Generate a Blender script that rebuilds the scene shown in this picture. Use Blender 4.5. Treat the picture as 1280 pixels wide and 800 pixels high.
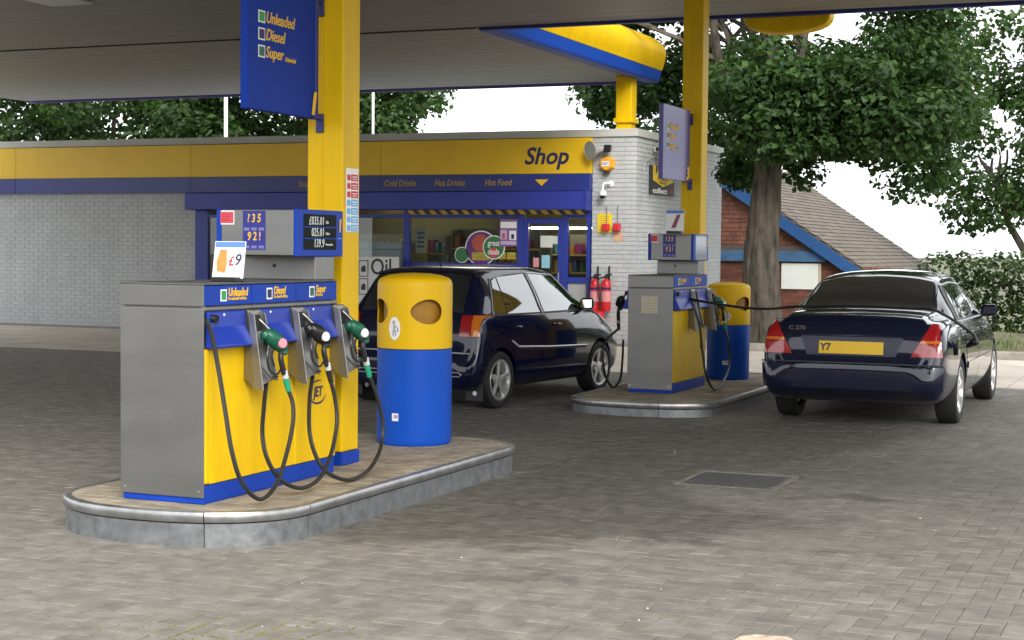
import bpy, bmesh, math, random
import numpy as np
from mathutils import Vector, Matrix
from mathutils.bvhtree import BVHTree

for o in list(bpy.data.objects): bpy.data.objects.remove(o)
S = bpy.context.scene
C = S.collection
rnd = random.Random(7)
R = math.radians

# ------------------------------------------------------------------ camera
F, CAMH, PITCH, ROLL, YAW = 2000.0, 1.6, math.atan((400-310.5)/2000.0), 0.010, R(23.0)
FW = Vector((-math.sin(YAW)*math.cos(PITCH), math.cos(YAW)*math.cos(PITCH), -math.sin(PITCH)))
RT = Vector((math.cos(YAW), math.sin(YAW), 0)); UPV = RT.cross(FW)
EYE = Vector((0, 0, CAMH))
cd = bpy.data.cameras.new('camera'); cam = bpy.data.objects.new('camera', cd); C.objects.link(cam)
cd.sensor_width = 36; cd.lens = F/1280*36; cd.clip_start = .05; cd.clip_end = 3000
rc = (RT + UPV*ROLL).normalized(); uc = (UPV - RT*ROLL).normalized()
m = Matrix((rc, uc, -FW)).transposed().to_4x4(); m.translation = EYE
cam.matrix_world = m
S.camera = cam

# ------------------------------------------------------------------ sky, sun, exposure
SUN_EL, SUN_AZ = R(34), R(143)          # azimuth clockwise from +Y
w = bpy.data.worlds.new('World'); S.world = w; w.use_nodes = True
nt = w.node_tree; nt.nodes.clear()
sk = nt.nodes.new('ShaderNodeTexSky'); sk.sky_type = 'NISHITA'; sk.sun_disc = False
sk.sun_elevation = SUN_EL; sk.sun_rotation = SUN_AZ; sk.dust_density = 4.0; sk.air_density = 1.0; sk.ozone_density = 1.0
hs = nt.nodes.new('ShaderNodeHueSaturation'); hs.inputs['Saturation'].default_value = .22   # cloud layer: nearly colourless
# overcast evening-out: mix with an even cloud grey
mx = nt.nodes.new('ShaderNodeMixRGB'); mx.inputs[0].default_value = .6; mx.inputs[2].default_value = (9.6, 9.9, 10.2, 1)
bg = nt.nodes.new('ShaderNodeBackground'); bg.inputs[1].default_value = .13
wo = nt.nodes.new('ShaderNodeOutputWorld')
nt.links.new(sk.outputs[0], hs.inputs['Color']); nt.links.new(hs.outputs[0], mx.inputs[1])
nt.links.new(mx.outputs[0], bg.inputs[0]); nt.links.new(bg.outputs[0], wo.inputs[0])
sd = bpy.data.lights.new('sun', 'SUN'); sd.energy = 1.3; sd.angle = R(32); sd.color = (1, .96, .9)
so = bpy.data.objects.new('sun', sd); C.objects.link(so)
sv = Vector((math.sin(SUN_AZ)*math.cos(SUN_EL), math.cos(SUN_AZ)*math.cos(SUN_EL), math.sin(SUN_EL)))
so.rotation_euler = (-sv).to_track_quat('-Z', 'Y').to_euler(); so.location = sv*60
S.view_settings.view_transform = 'Standard'; S.view_settings.look = 'None'
S.view_settings.exposure = 1.16; S.view_settings.gamma = 1

# ------------------------------------------------------------------ pixel helpers (photo 1280x800)
def ray(px, py):
    p = (px-640)/F; q = (400-py)/F
    return FW + RT*(p-ROLL*q) + UPV*(q+ROLL*p)
def onz(px, py, z=0.0):
    d = ray(px, py); return EYE + d*((z-CAMH)/d.z)
def ony(px, py, y):
    d = ray(px, py); return EYE + d*(y/d.y)
def onx(px, py, x):
    d = ray(px, py); return EYE + d*(x/d.x)

# ------------------------------------------------------------------ materials
MATS = {}
def mat(name, col, rough=.5, metal=0., var=0., scale=6., col2=None, bump=0., bscale=60., coat=0., spec=.5, rvar=0., isl=0., alpha=None, em=None, ems=0., stretch=None):
    if name in MATS: return MATS[name]
    M = bpy.data.materials.new(name); M.use_nodes = True; MATS[name] = M
    n = M.node_tree.nodes; l = M.node_tree.links; b = n['Principled BSDF']
    b.inputs['Base Color'].default_value = (*col, 1); b.inputs['Roughness'].default_value = rough
    b.inputs['Metallic'].default_value = metal; b.inputs['Specular IOR Level'].default_value = spec
    if coat: b.inputs['Coat Weight'].default_value = coat; b.inputs['Coat Roughness'].default_value = .04
    if em: b.inputs['Emission Color'].default_value = (*em, 1); b.inputs['Emission Strength'].default_value = ems
    g = n.new('ShaderNodeNewGeometry'); vec = g.outputs['Position']
    if stretch:
        mp = n.new('ShaderNodeMapping'); mp.inputs['Scale'].default_value = stretch; l.new(vec, mp.inputs[0]); vec = mp.outputs[0]
    cur = None
    if var or col2:
        t = n.new('ShaderNodeTexNoise'); t.inputs['Scale'].default_value = scale; t.inputs['Detail'].default_value = 6; t.inputs['Roughness'].default_value = .65
        l.new(vec, t.inputs['Vector'])
        r = n.new('ShaderNodeValToRGB'); r.color_ramp.elements[0].position = .32; r.color_ramp.elements[1].position = .7
        c2 = col2 or tuple(max(0, c*(1-var)) for c in col)
        r.color_ramp.elements[0].color = (*c2, 1); r.color_ramp.elements[1].color = (*[min(1, c*(1+.4*var)) for c in col], 1)
        l.new(t.outputs['Fac'], r.inputs[0]); cur = r.outputs[0]
        if rvar:
            mr = n.new('ShaderNodeMapRange'); mr.inputs[3].default_value = rough-rvar; mr.inputs[4].default_value = rough+rvar
            l.new(t.outputs['Fac'], mr.inputs[0]); l.new(mr.outputs[0], b.inputs['Roughness'])
    if isl:
        oi = n.new('ShaderNodeObjectInfo'); ad = n.new('ShaderNodeMath'); ad.operation = 'ADD'
        l.new(oi.outputs['Random'], ad.inputs[0]); l.new(g.outputs['Random Per Island'], ad.inputs[1])
        fr = n.new('ShaderNodeMath'); fr.operation = 'FRACT'; l.new(ad.outputs[0], fr.inputs[0])
        mr2 = n.new('ShaderNodeMapRange'); mr2.inputs[3].default_value = 1-isl; mr2.inputs[4].default_value = 1+isl; l.new(fr.outputs[0], mr2.inputs[0])
        mm = n.new('ShaderNodeMixRGB'); mm.blend_type = 'MULTIPLY'; mm.inputs[0].default_value = 1
        if cur: l.new(cur, mm.inputs[1])
        else: mm.inputs[1].default_value = (*col, 1)
        l.new(mr2.outputs[0], mm.inputs[2]); cur = mm.outputs[0]
    if cur: l.new(cur, b.inputs['Base Color'])
    if bump:
        t2 = n.new('ShaderNodeTexNoise'); t2.inputs['Scale'].default_value = bscale; t2.inputs['Detail'].default_value = 5
        l.new(vec, t2.inputs['Vector'])
        bp = n.new('ShaderNodeBump'); bp.inputs['Strength'].default_value = bump; bp.inputs['Distance'].default_value = .01
        l.new(t2.outputs['Fac'], bp.inputs['Height']); l.new(bp.outputs[0], b.inputs['Normal'])
    return M

def glassmat(name, tint=(.9, .95, .95), ior=1.52, rough=0.0):
    M = bpy.data.materials.new(name); M.use_nodes = True; n = M.node_tree.nodes; l = M.node_tree.links; n.clear()
    o = n.new('ShaderNodeOutputMaterial'); mxs = n.new('ShaderNodeMixShader'); tr = n.new('ShaderNodeBsdfTransparent'); gl = n.new('ShaderNodeBsdfGlossy')
    fr = n.new('ShaderNodeFresnel'); fr.inputs[0].default_value = ior; tr.inputs[0].default_value = (*tint, 1); gl.inputs['Roughness'].default_value = rough
    l.new(fr.outputs[0], mxs.inputs[0]); l.new(tr.outputs[0], mxs.inputs[1]); l.new(gl.outputs[0], mxs.inputs[2]); l.new(mxs.outputs[0], o.inputs[0])
    return M

YEL = (.76, .475, .002); BLU = (.004, .045, .36)
M_yel = mat('yellow_paint', YEL, .45, var=.16, scale=5, spec=.22, rvar=.10, stretch=(1, 1, .22))
M_blu = mat('blue_paint', BLU, .45, var=.20, scale=5, spec=.22, rvar=.10, stretch=(1, 1, .22))
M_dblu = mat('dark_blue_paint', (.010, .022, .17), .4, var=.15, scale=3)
M_steel = mat('brushed_steel', (.26, .258, .25), .38, .85, var=.10, scale=2.5, stretch=(1, 1, 3), bump=.015, bscale=60, rvar=.06)
M_galv = mat('galvanised_steel', (.27, .285, .295), .45, .7, var=.35, scale=14, bump=.08, bscale=30, rvar=.1)
M_lip = mat('worn_steel_lip', (.40, .40, .40), .33, .8, var=.3, scale=9, rvar=.08)
M_black = mat('black_rubber', (.014, .014, .014), .45, var=.3, scale=20)
M_blackp = mat('black_plastic', (.012, .012, .013), .35)
M_green = mat('green_plastic', (.006, .10, .055), .4, var=.15, scale=25)
M_white = mat('white_print', (.78, .78, .76), .5)
M_silver = mat('silver_sleeve', (.7, .7, .7), .35, .6)
M_lcd = mat('display_black', (.010, .012, .011), .6, spec=.12)
M_digit = mat('display_digit', (.62, .66, .64), .6)
M_ytext = mat('yellow_print', (.80, .46, .012), .5)
M_navy = mat('navy_print', (.012, .014, .09), .5)
M_red = mat('red_print', (.55, .02, .03), .5)
M_redlab = mat('red_label', (.60, .06, .09), .5)
M_gsq = mat('green_square', (.02, .30, .05), .5)
M_dgsq = mat('dark_green_square', (.01, .12, .07), .5)
M_cyan = mat('light_blue_print', (.12, .42, .72), .5)
M_dark = mat('dark_void', (.012, .012, .012), .8)
M_conc = mat('concrete', (.42, .385, .33), .85, var=.28, scale=2.2, bump=.25, bscale=90)
M_chrome = mat('chrome', (.75, .75, .75), .12, 1.)

# ------------------------------------------------------------------ mesh builder
class MB:
    def __init__(s): s.v = []; s.f = []; s.sm = []
    def add(s, vs, fs, smooth=False):
        b = len(s.v); s.v += [tuple(p) for p in vs]; s.f += [tuple(i+b for i in f) for f in fs]; s.sm += [smooth]*len(fs); return s
    def box(s, x0, x1, y0, y1, z0, z1):
        vs = [(x, y, z) for z in (z0, z1) for y in (y0, y1) for x in (x0, x1)]
        return s.add(vs, [(0, 2, 3, 1), (4, 5, 7, 6), (0, 1, 5, 4), (2, 6, 7, 3), (0, 4, 6, 2), (1, 3, 7, 5)])
    def hexa(s, bot, top):            # two rings of equal length, bottom CCW seen from above
        n = len(bot)
        return s.add(list(bot)+list(top), [tuple(reversed(range(n))), tuple(range(n, 2*n))]+[(i, (i+1) % n, n+(i+1) % n, n+i) for i in range(n)])
    def prism(s, poly, axis, a, b, smooth=False):   # poly in the other two coords
        def P(u, v, w): return {'x': (w, u, v), 'y': (u, w, v), 'z': (u, v, w)}[axis]
        n = len(poly); vs = [P(u, v, a) for u, v in poly]+[P(u, v, b) for u, v in poly]
        base = len(s.v); s.v += vs
        s.f += [tuple(base+i for i in reversed(range(n))), tuple(base+n+i for i in range(n))]; s.sm += [False]*2
        for i in range(n): s.f.append((base+i, base+(i+1) % n, base+n+(i+1) % n, base+n+i)); s.sm.append(smooth)
        return s
    def tube(s, pts, rad, n=8, cap=True):
        pts = [Vector(p) for p in pts]; k = len(pts)
        rr = rad if isinstance(rad, (list, tuple)) else [rad]*k
        rings = []; ref = None
        for i, p in enumerate(pts):
            t = (pts[min(i+1, k-1)]-pts[max(i-1, 0)]).normalized()
            if ref is None: ref = Vector((0, 0, 1)) if abs(t.z) < .9 else Vector((1, 0, 0))
            a = t.cross(ref).normalized(); bb = a.cross(t).normalized(); ref = bb
            rings.append([p+(a*math.cos(2*math.pi*j/n)+bb*math.sin(2*math.pi*j/n))*rr[i] for j in range(n)])
        vs = [v for r in rings for v in r]
        fs = [(i*n+j, i*n+(j+1) % n, (i+1)*n+(j+1) % n, (i+1)*n+j) for i in range(k-1) for j in range(n)]
        s.add(vs, fs, True)
        if cap:
            b = len(s.v)-len(vs); s.f += [tuple(b+j for j in reversed(range(n))), tuple(b+(k-1)*n+j for j in range(n))]; s.sm += [False]*2
        return s
    def lathe(s, prof, cx, cy, cz, n=40, axis='z', smooth=True):
        vs = []
        for r, h in prof:
            for j in range(n):
                a = 2*math.pi*j/n; c, d = r*math.cos(a), r*math.sin(a)
                vs.append({'z': (cx+c, cy+d, cz+h), 'x': (cx+h, cy+c, cz+d), 'y': (cx+c, cy+h, cz+d)}[axis])
        k = len(prof)
        fs = [(i*n+j, i*n+(j+1) % n, (i+1)*n+(j+1) % n, (i+1)*n+j) for i in range(k-1) for j in range(n)]
        s.add(vs, fs, smooth)
        b = len(s.v)-len(vs)
        if prof[0][0] > 1e-5: s.f.append(tuple(b+j for j in reversed(range(n)))); s.sm.append(False)
        if prof[-1][0] > 1e-5: s.f.append(tuple(b+(k-1)*n+j for j in range(n))); s.sm.append(False)
        return s
    def quad(s, a, b, c, d): return s.add([a, b, c, d], [(0, 1, 2, 3)])

def cr(pts, n=8):
    pts = [Vector(p) for p in pts]; q = [pts[0]*2-pts[1]]+pts+[pts[-1]*2-pts[-2]]; out = []
    for i in range(1, len(q)-2):
        for k in range(n):
            t = k/n; a, b, c, d = q[i-1:i+3]
            out.append(.5*((2*b)+(c-a)*t+(2*a-5*b+4*c-d)*t*t+(3*b-a-3*c+d)*t**3))
    out.append(pts[-1]); return out

ROOT = {}
def xf(o):
    return ROOT.get(o.name, Matrix.Identity(4))
def place(o, parent):
    C.objects.link(o)
    if parent is not None:
        o.parent = parent; ROOT[o.name] = xf(parent)
def obj(name, mb, material, parent=None, bevel=0., local=False, seg=2, kind=None, label=None):
    """mb in world coordinates (local=True: already in the root's frame)"""
    if isinstance(mb, MB):
        me = bpy.data.meshes.new(name); me.from_pydata(mb.v, [], mb.f)
        if any(mb.sm): me.polygons.foreach_set('use_smooth', mb.sm)
    else: me = mb
    for mm in (material if isinstance(material, (list, tuple)) else [material]):
        if mm: me.materials.append(mm)
    bm = bmesh.new(); bm.from_mesh(me); bmesh.ops.recalc_face_normals(bm, faces=bm.faces)
    if bevel:
        es = [e for e in bm.edges if len(e.link_faces) == 2 and e.calc_face_angle(0) > .6]
        bmesh.ops.bevel(bm, geom=es, offset=bevel, segments=seg, affect='EDGES', profile=.5, clamp_overlap=True)
    if parent is not None and not local: bm.transform(xf(parent).inverted())
    bm.to_mesh(me); bm.free()
    if isinstance(mb, MB) and any(mb.sm): me.set_sharp_from_angle(angle=R(38))
    o = bpy.data.objects.new(name, me); place(o, parent)
    if kind: o['kind'] = kind
    if label: o['label'] = label
    return o
def tag(o, label, cat, group=None):
    o['label'] = label; o['category'] = cat
    if group: o['group'] = group
    return o
def thing(name, label, cat, loc=(0, 0, 0), rz=0., group=None):
    o = bpy.data.objects.new(name, None); C.objects.link(o); o.empty_display_size = .2
    o.location = loc; o.rotation_euler = (0, 0, rz)
    ROOT[o.name] = Matrix.Translation(Vector(loc)) @ Matrix.Rotation(rz, 4, 'Z')
    return tag(o, label, cat, group)
def struct(name, mb, material, parent=None, **k):
    o = obj(name, mb, material, parent, **k)
    if parent is None: o['kind'] = 'structure'
    return o
AX = {'+x': (Vector((0, 1, 0)), Vector((0, 0, 1)), Vector((1, 0, 0))), '-y': (Vector((1, 0, 0)), Vector((0, 0, 1)), Vector((0, -1, 0))),
      '-x': (Vector((0, -1, 0)), Vector((0, 0, 1)), Vector((-1, 0, 0)))}
def text(body, size, material, parent, loc, face='-y', shear=.0, align='CENTER', bold=.0, ext=.0015, sx=1., name='lettering', axes=None, local=False, spacing=1.):
    cu = bpy.data.curves.new('t', 'FONT'); cu.body = body; cu.size = size; cu.shear = shear; cu.align_x = align; cu.align_y = 'CENTER'
    cu.extrude = ext; cu.offset = bold*size; cu.resolution_u = 3; cu.space_character = spacing
    t = bpy.data.objects.new('t', cu); C.objects.link(t)
    bpy.context.view_layer.update()
    me = bpy.data.meshes.new_from_object(t.evaluated_get(bpy.context.evaluated_depsgraph_get()))
    bpy.data.objects.remove(t)
    a, b, c = axes or AX[face]
    M = Matrix((a*sx, b, c)).transposed().to_4x4(); M.translation = Vector(loc)
    if parent is not None and not local: M = xf(parent).inverted() @ M
    me.transform(M); me.materials.clear(); me.materials.append(material); me.name = name
    o = bpy.data.objects.new(name, me); place(o, parent); return o
def panel(face, c, w, h, t=.004):
    """thin plate: c = centre on the surface, w along the face's right, h up, t outwards"""
    a, b, n = AX[face] if isinstance(face, str) else face
    c = Vector(c); p = [c-a*w/2-b*h/2, c+a*w/2-b*h/2, c+a*w/2+b*h/2, c-a*w/2+b*h/2]
    return MB().hexa(p, [q+n*t for q in p])
# ================================================================== GROUND
def stain(M, blobs, dark=.45, nscale=1.3):
    """oil and tyre stains lying on the paving, each at a place of its own"""
    n = M.node_tree.nodes; l = M.node_tree.links; b = n['Principled BSDF']
    src = b.inputs['Base Color'].links[0].from_socket
    g = n.new('ShaderNodeNewGeometry')
    no = n.new('ShaderNodeTexNoise'); no.inputs['Scale'].default_value = nscale; no.inputs['Detail'].default_value = 7; no.inputs['Roughness'].default_value = .6
    l.new(g.outputs['Position'], no.inputs['Vector'])
    ns = n.new('ShaderNodeVectorMath'); ns.operation = 'MULTIPLY_ADD'; ns.inputs[1].default_value = (1.6, 1.6, 0); l.new(no.outputs['Color'], ns.inputs[0]); l.new(g.outputs['Position'], ns.inputs[2])
    tot = None
    for (x, y, rx, ry, a, k) in blobs:
        mp = n.new('ShaderNodeMapping'); mp.vector_type = 'TEXTURE'
        mp.inputs['Location'].default_value = (x+.8, y+.8, 0); mp.inputs['Rotation'].default_value = (0, 0, R(a)); mp.inputs['Scale'].default_value = (rx, ry, 50)
        l.new(ns.outputs[0], mp.inputs[0]); gr = n.new('ShaderNodeTexGradient'); gr.gradient_type = 'SPHERICAL'; l.new(mp.outputs[0], gr.inputs[0])
        mu = n.new('ShaderNodeMath'); mu.operation = 'MULTIPLY'; mu.inputs[1].default_value = k; l.new(gr.outputs['Fac'], mu.inputs[0])
        if tot is None: tot = mu.outputs[0]
        else:
            ad = n.new('ShaderNodeMath'); ad.operation = 'ADD'; ad.use_clamp = True; l.new(tot, ad.inputs[0]); l.new(mu.outputs[0], ad.inputs[1]); tot = ad.outputs[0]
    n2 = n.new('ShaderNodeTexNoise'); n2.inputs['Scale'].default_value = 9; n2.inputs['Detail'].default_value = 5; l.new(g.outputs['Position'], n2.inputs['Vector'])
    mr = n.new('ShaderNodeMapRange'); mr.inputs[1].default_value = .3; mr.inputs[2].default_value = .7; mr.inputs[3].default_value = .55; mr.inputs[4].default_value = 1.; l.new(n2.outputs['Fac'], mr.inputs[0])
    m2 = n.new('ShaderNodeMath'); m2.operation = 'MULTIPLY'; l.new(tot, m2.inputs[0]); l.new(mr.outputs[0], m2.inputs[1])
    mi = n.new('ShaderNodeMixRGB'); mi.blend_type = 'MULTIPLY'; mi.inputs[2].default_value = (dark, dark*1.0, dark*.95, 1)
    l.new(m2.outputs[0], mi.inputs[0]); l.new(src, mi.inputs[1]); l.new(mi.outputs[0], b.inputs['Base Color'])
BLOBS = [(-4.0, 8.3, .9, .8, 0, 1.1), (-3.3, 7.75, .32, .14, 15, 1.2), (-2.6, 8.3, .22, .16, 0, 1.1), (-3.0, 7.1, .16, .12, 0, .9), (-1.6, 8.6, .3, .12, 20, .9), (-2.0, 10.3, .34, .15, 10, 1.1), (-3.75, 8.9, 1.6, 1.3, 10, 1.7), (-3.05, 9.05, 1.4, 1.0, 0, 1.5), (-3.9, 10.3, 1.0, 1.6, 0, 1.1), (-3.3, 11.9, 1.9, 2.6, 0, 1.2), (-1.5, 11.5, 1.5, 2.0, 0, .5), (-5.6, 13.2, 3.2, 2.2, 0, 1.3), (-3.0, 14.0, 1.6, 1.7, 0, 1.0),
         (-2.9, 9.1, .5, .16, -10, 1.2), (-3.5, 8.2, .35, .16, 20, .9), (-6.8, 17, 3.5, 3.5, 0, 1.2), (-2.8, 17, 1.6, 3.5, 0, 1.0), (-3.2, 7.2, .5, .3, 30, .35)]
M_pav = mat('paving_brick_clay', (.232, .213, .185), .82, var=.32, scale=7, col2=(.15, .138, .12), bump=.4, bscale=140, isl=.11)
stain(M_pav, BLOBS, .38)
M_sand = mat('joint_sand', (.185, .17, .14), .95, var=.35, scale=30)
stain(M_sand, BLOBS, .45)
gbm = MB()
xs = [-400, -120, -60, -40] + list(range(-30, 21, 2)) + [40, 80, 200, 400]; ys = [-200, -40, -10, 0, 10, 20, 26, 28] + list(range(29, 42)) + [50, 80, 150, 400, 900]
def gz(x, y): 
    t = min(1, max(0, (y-28.3)/4.5)); t = t*t*(3-2*t); return -.06-1.1*t
gbm.add([(x, y, gz(x, y)) for y in ys for x in xs], [(j*len(xs)+i, j*len(xs)+i+1, (j+1)*len(xs)+i+1, (j+1)*len(xs)+i) for j in range(len(ys)-1) for i in range(len(xs)-1)], True)
M_soil = mat('rough_ground', (.13, .12, .075), .95, var=.5, scale=1.5, col2=(.05, .065, .022), bump=.4, bscale=12)
struct('ground', gbm, M_soil)
Y_AP = 19.75
fc = struct('forecourt', MB().box(-30, 14, -6, Y_AP, -.05, -.006), M_sand)
# herringbone block paving
L_, W_, J_ = .2, .1, .0035
def brick_mb(lx, ly):
    c = .0025; a, b = lx/2-J_/2, ly/2-J_/2
    bot = [(-a, -b, -.012), (a, -b, -.012), (a, b, -.012), (-a, b, -.012)]
    mid = [(x, y, -.002) for x, y, z in bot]; top = [(x*(a-c)/a, y*(b-c)/b, 0) for x, y, z in bot]
    v = bot+mid+top; f = [(8, 9, 10, 11)]
    for k in (0, 4): f += [(k+i, k+(i+1) % 4, k+4+(i+1) % 4, k+4+i) for i in range(4)]
    return v, f
protoH = bpy.data.meshes.new('paving_brick'); protoH.from_pydata(*[brick_mb(L_, W_)[0], [], brick_mb(L_, W_)[1]]); protoH.materials.append(M_pav)
protoV = bpy.data.meshes.new('paving_brick_turned'); protoV.from_pydata(*[brick_mb(W_, L_)[0], [], brick_mb(W_, L_)[1]]); protoV.materials.append(M_pav)
DR = (-3.215, -2.565, 10.53, 11.2)   # drain cover footprint
def in_isl(x, y): return (-5.85 < x < -4.52 and 7.45 < y < 10.5) or (-5.65 < x < -4.3 and 15.0 < y < 18.3)
bricks = []
for i in range(-200, 60):
    for j in range(40, 200):
        k = (i-j) % 4
        if k == 0: x, y, h = (i+1)*.1, (j+.5)*.1, True
        elif k == 2: x, y, h = (i+.5)*.1, j*.1, False
        else: continue
        if y < 4.6 or y > Y_AP-.12: continue
        # wedge of ground the camera, or one a step aside, can see
        d = -x*math.sin(YAW)+y*math.cos(YAW); s_ = x*math.cos(YAW)+y*math.sin(YAW)
        if abs(s_) > d*.34+1.0 or in_isl(x, y): continue
        if DR[0]-.06 < x < DR[1]+.06 and DR[2]-.06 < y < DR[3]+.06: continue
        vis = abs(s_) < d*.325 and y*math.cos(YAW)-x*math.sin(YAW) > 6.45
        bricks.append((x, y, h, vis, d))
bricks.sort(key=lambda b: (not b[3], b[4]))
stuff = MB(); pb = {True: brick_mb(L_, W_), False: brick_mb(W_, L_)}
for q, (x, y, h, vis, d) in enumerate(bricks):
    dz = rnd.uniform(-.0022, .0022); ta, tb = rnd.gauss(0, .008), rnd.gauss(0, .008)
    if q < 300:
        o = bpy.data.objects.new('paving_brick', protoH if h else protoV); o.location = (x, y, dz); o.rotation_euler = (ta, tb, rnd.gauss(0, .004)); place(o, fc)
    else:
        v, f = pb[h]; ja, jb = rnd.gauss(0, .0006), rnd.gauss(0, .0006)
        stuff.add([(x+a+ja, y+b+jb, c+dz+a*tb+b*ta) for a, b, c in v], f)
obj('paving_bricks', stuff, M_pav, fc, kind='stuff')
# faded painted marking at the near edge and moss in the joints
M_mark = mat('faded_cream_paint', (.62, .58, .47), .8, var=.35, scale=18, col2=(.42, .27, .16), bump=.2, bscale=90)
pm = [onz(*p, .006) for p in [(908, 806), (925, 795), (945, 793), (985, 796), (1003, 806), (960, 815)]]
obj('painted_marking', MB().hexa([(p.x, p.y, .003) for p in pm][::1], [(p.x, p.y, .0065) for p in pm]), M_mark, fc)
M_moss = mat('moss_green', (.17, .17, .03), .95, var=.4, scale=60)
ms = MB()
for _ in range(520):
    if rnd.random() < .93: a, b = onz(rnd.gauss(290, 85), rnd.gauss(788, 12), 0)[:2]
    else: a, b = onz(rnd.uniform(620, 1020), rnd.gauss(765, 18), 0)[:2]
    if rnd.random() < .6: a = round(a*10)/10+rnd.gauss(0, .002)
    else: b = round(b*10)/10+rnd.gauss(0, .002)
    r = rnd.uniform(.0025, .007); n = 5
    ms.add([(a+r*math.cos(t*6.283/n)*rnd.uniform(.7, 1.4), b+r*math.sin(t*6.283/n)*rnd.uniform(.7, 1.4), .0) for t in range(n)]+[(a, b, rnd.uniform(.003, .006))], [(t, (t+1) % n, n) for t in range(n)])
mo = obj('moss', ms, M_moss, kind='stuff'); mo['label'] = 'yellow-green moss growing in the paving joints'; mo['category'] = 'moss'

# litter and grit
lt = MB()
for _ in range(18):
    p = onz(rnd.uniform(250, 1270), rnd.uniform(520, 799), 0); r = rnd.choice((.003, .004, .005, .006)); a = rnd.uniform(0, 3)
    if in_isl(p.x, p.y) or (-6.1 < p.x < -4.3 and 6.9 < p.y < 11) or (-5.8 < p.x < -4.1 and 14.4 < p.y < 19): continue
    c, s_ = math.cos(a)*r, math.sin(a)*r; lt.hexa([(p.x+c, p.y+s_, -.001), (p.x-s_, p.y+c, -.001), (p.x-c, p.y-s_, -.001), (p.x+s_, p.y-c, -.001)], [(p.x+c*.6, p.y+s_*.6, r*.8), (p.x-s_*.7, p.y+c*.7, r*.7), (p.x-c*.6, p.y-s_*.6, r*.8), (p.x+s_*.7, p.y-c*.7, r*.6)])
lo = obj('grit', lt, mat('grit_pale', (.55, .53, .48), .9, isl=.5), kind='stuff'); lo['label'] = 'pale grit and scraps scattered on the paving'; lo['category'] = 'grit'
# drain cover
M_iron = mat('cast_iron', (.075, .075, .08), .6, .4, var=.35, scale=25, bump=.3, bscale=60)
M_frame = mat('drain_concrete', (.20, .185, .155), .85, var=.3, scale=12)
dr = thing('drain_cover', 'dark square ridged metal drain cover set in the block paving', 'drain cover', (DR[0], DR[2], 0))
x0, x1, y0, y1 = DR
e_ = .03
fb = MB().box(x0-e_, x1+e_, y0-e_, y0, -.02, .001).box(x0-e_, x1+e_, y1, y1+e_, -.02, .001).box(x0-e_, x0, y0, y1, -.02, .001).box(x1, x1+e_, y0, y1, -.02, .001)
obj('surround', fb, M_frame, dr)
obj('plate', MB().box(x0+.012, x1-.012, y0+.012, y1-.012, -.03, -.012), M_iron, dr)
for i in range(20):
    xx = x0+.03+i*(x1-x0-.06)/19
    obj('rib', MB().box(xx-.011, xx+.011, y0+.02, y1-.02, -.011, -.004+rnd.uniform(-.001, .002)), M_iron, dr, bevel=.003, seg=1)

# concrete apron beyond the main canopy, kerb, verge
M_apron = mat('pale_concrete', (.56, .50, .42), .88, var=.22, scale=1.2, bump=.2, bscale=70)
ap = struct('concrete_apron', MB().box(-30, 14, Y_AP+.004, 25.0, -.05, -.008), M_sand)
k = 0
for xa in np.arange(-30, 14, 4.0):
    for ya, yb in ((Y_AP+.01, 22.3), (22.3, 24.98)):
        obj('concrete_slab', MB().box(xa+.006, xa+3.994, ya+.006, yb-.006, -.03, rnd.uniform(-.002, .002)), M_apron, ap, bevel=.006, seg=1)
M_kerb = mat('kerb_concrete', (.36, .33, .28), .85, var=.3, scale=5, bump=.3, bscale=80)
kb = struct('kerb', MB().box(-8.5, 14, 25.02, 25.13, -.05, .02), M_kerb)
for i in range(24):
    xa = -8.48+i*.915
    obj('kerb_stone', MB().box(xa+.004, xa+.911, 25.0, 25.15, -.04, .12), M_kerb, kb, bevel=.015)
M_verge = mat('verge_soil', (.15, .125, .075), .95, var=.45, scale=4, col2=(.075, .08, .03), bump=.5, bscale=25)
vb = MB(); vx = np.linspace(-8.5, 14, 60); vy = np.linspace(25.15, 31.5, 18)
def vz(x, y):
    t = (y-25.15)/6.35; return .09+.16*math.sin(min(1, t*2.2)*math.pi/2)*(1-.0*t)+.025*math.sin(x*3.1+y*2.3)*math.sin(y*4.1-x)-1.3*max(0, (t-.5))
vb.add([(x, y, vz(x, y)) for y in vy for x in vx], [(j*60+i, j*60+i+1, (j+1)*60+i+1, (j+1)*60+i) for j in range(17) for i in range(59)], True)
struct('verge', vb, M_verge)
M_grass = mat('grass_blade', (.085, .13, .022), .7, isl=.45)
gb = MB()
for _ in range(9000):
    x = rnd.uniform(-8.4, 10); y = 25.2+abs(rnd.gauss(0, 1.6))
    if y > 29: continue
    cl = .5+.5*math.sin(x*2.3+1.1)*math.sin(y*3.1+x)
    if rnd.random() > .25+.75*cl: continue
    h = rnd.uniform(.05, .16)*(.6+.9*cl); a = rnd.uniform(0, 6.28); z = vz(x, y)-.01; dx, dy = math.cos(a)*.007, math.sin(a)*.007; lx, ly = rnd.gauss(0, .05), rnd.gauss(0, .05)
    gb.add([(x-dx, y-dy, z), (x+dx, y+dy, z), (x+lx, y+ly, z+h)], [(0, 1, 2)])
g_ = obj('grass', gb, M_grass, kind='stuff'); g_['label'] = 'patchy short grass on the verge round the tree'; g_['category'] = 'grass'

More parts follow.
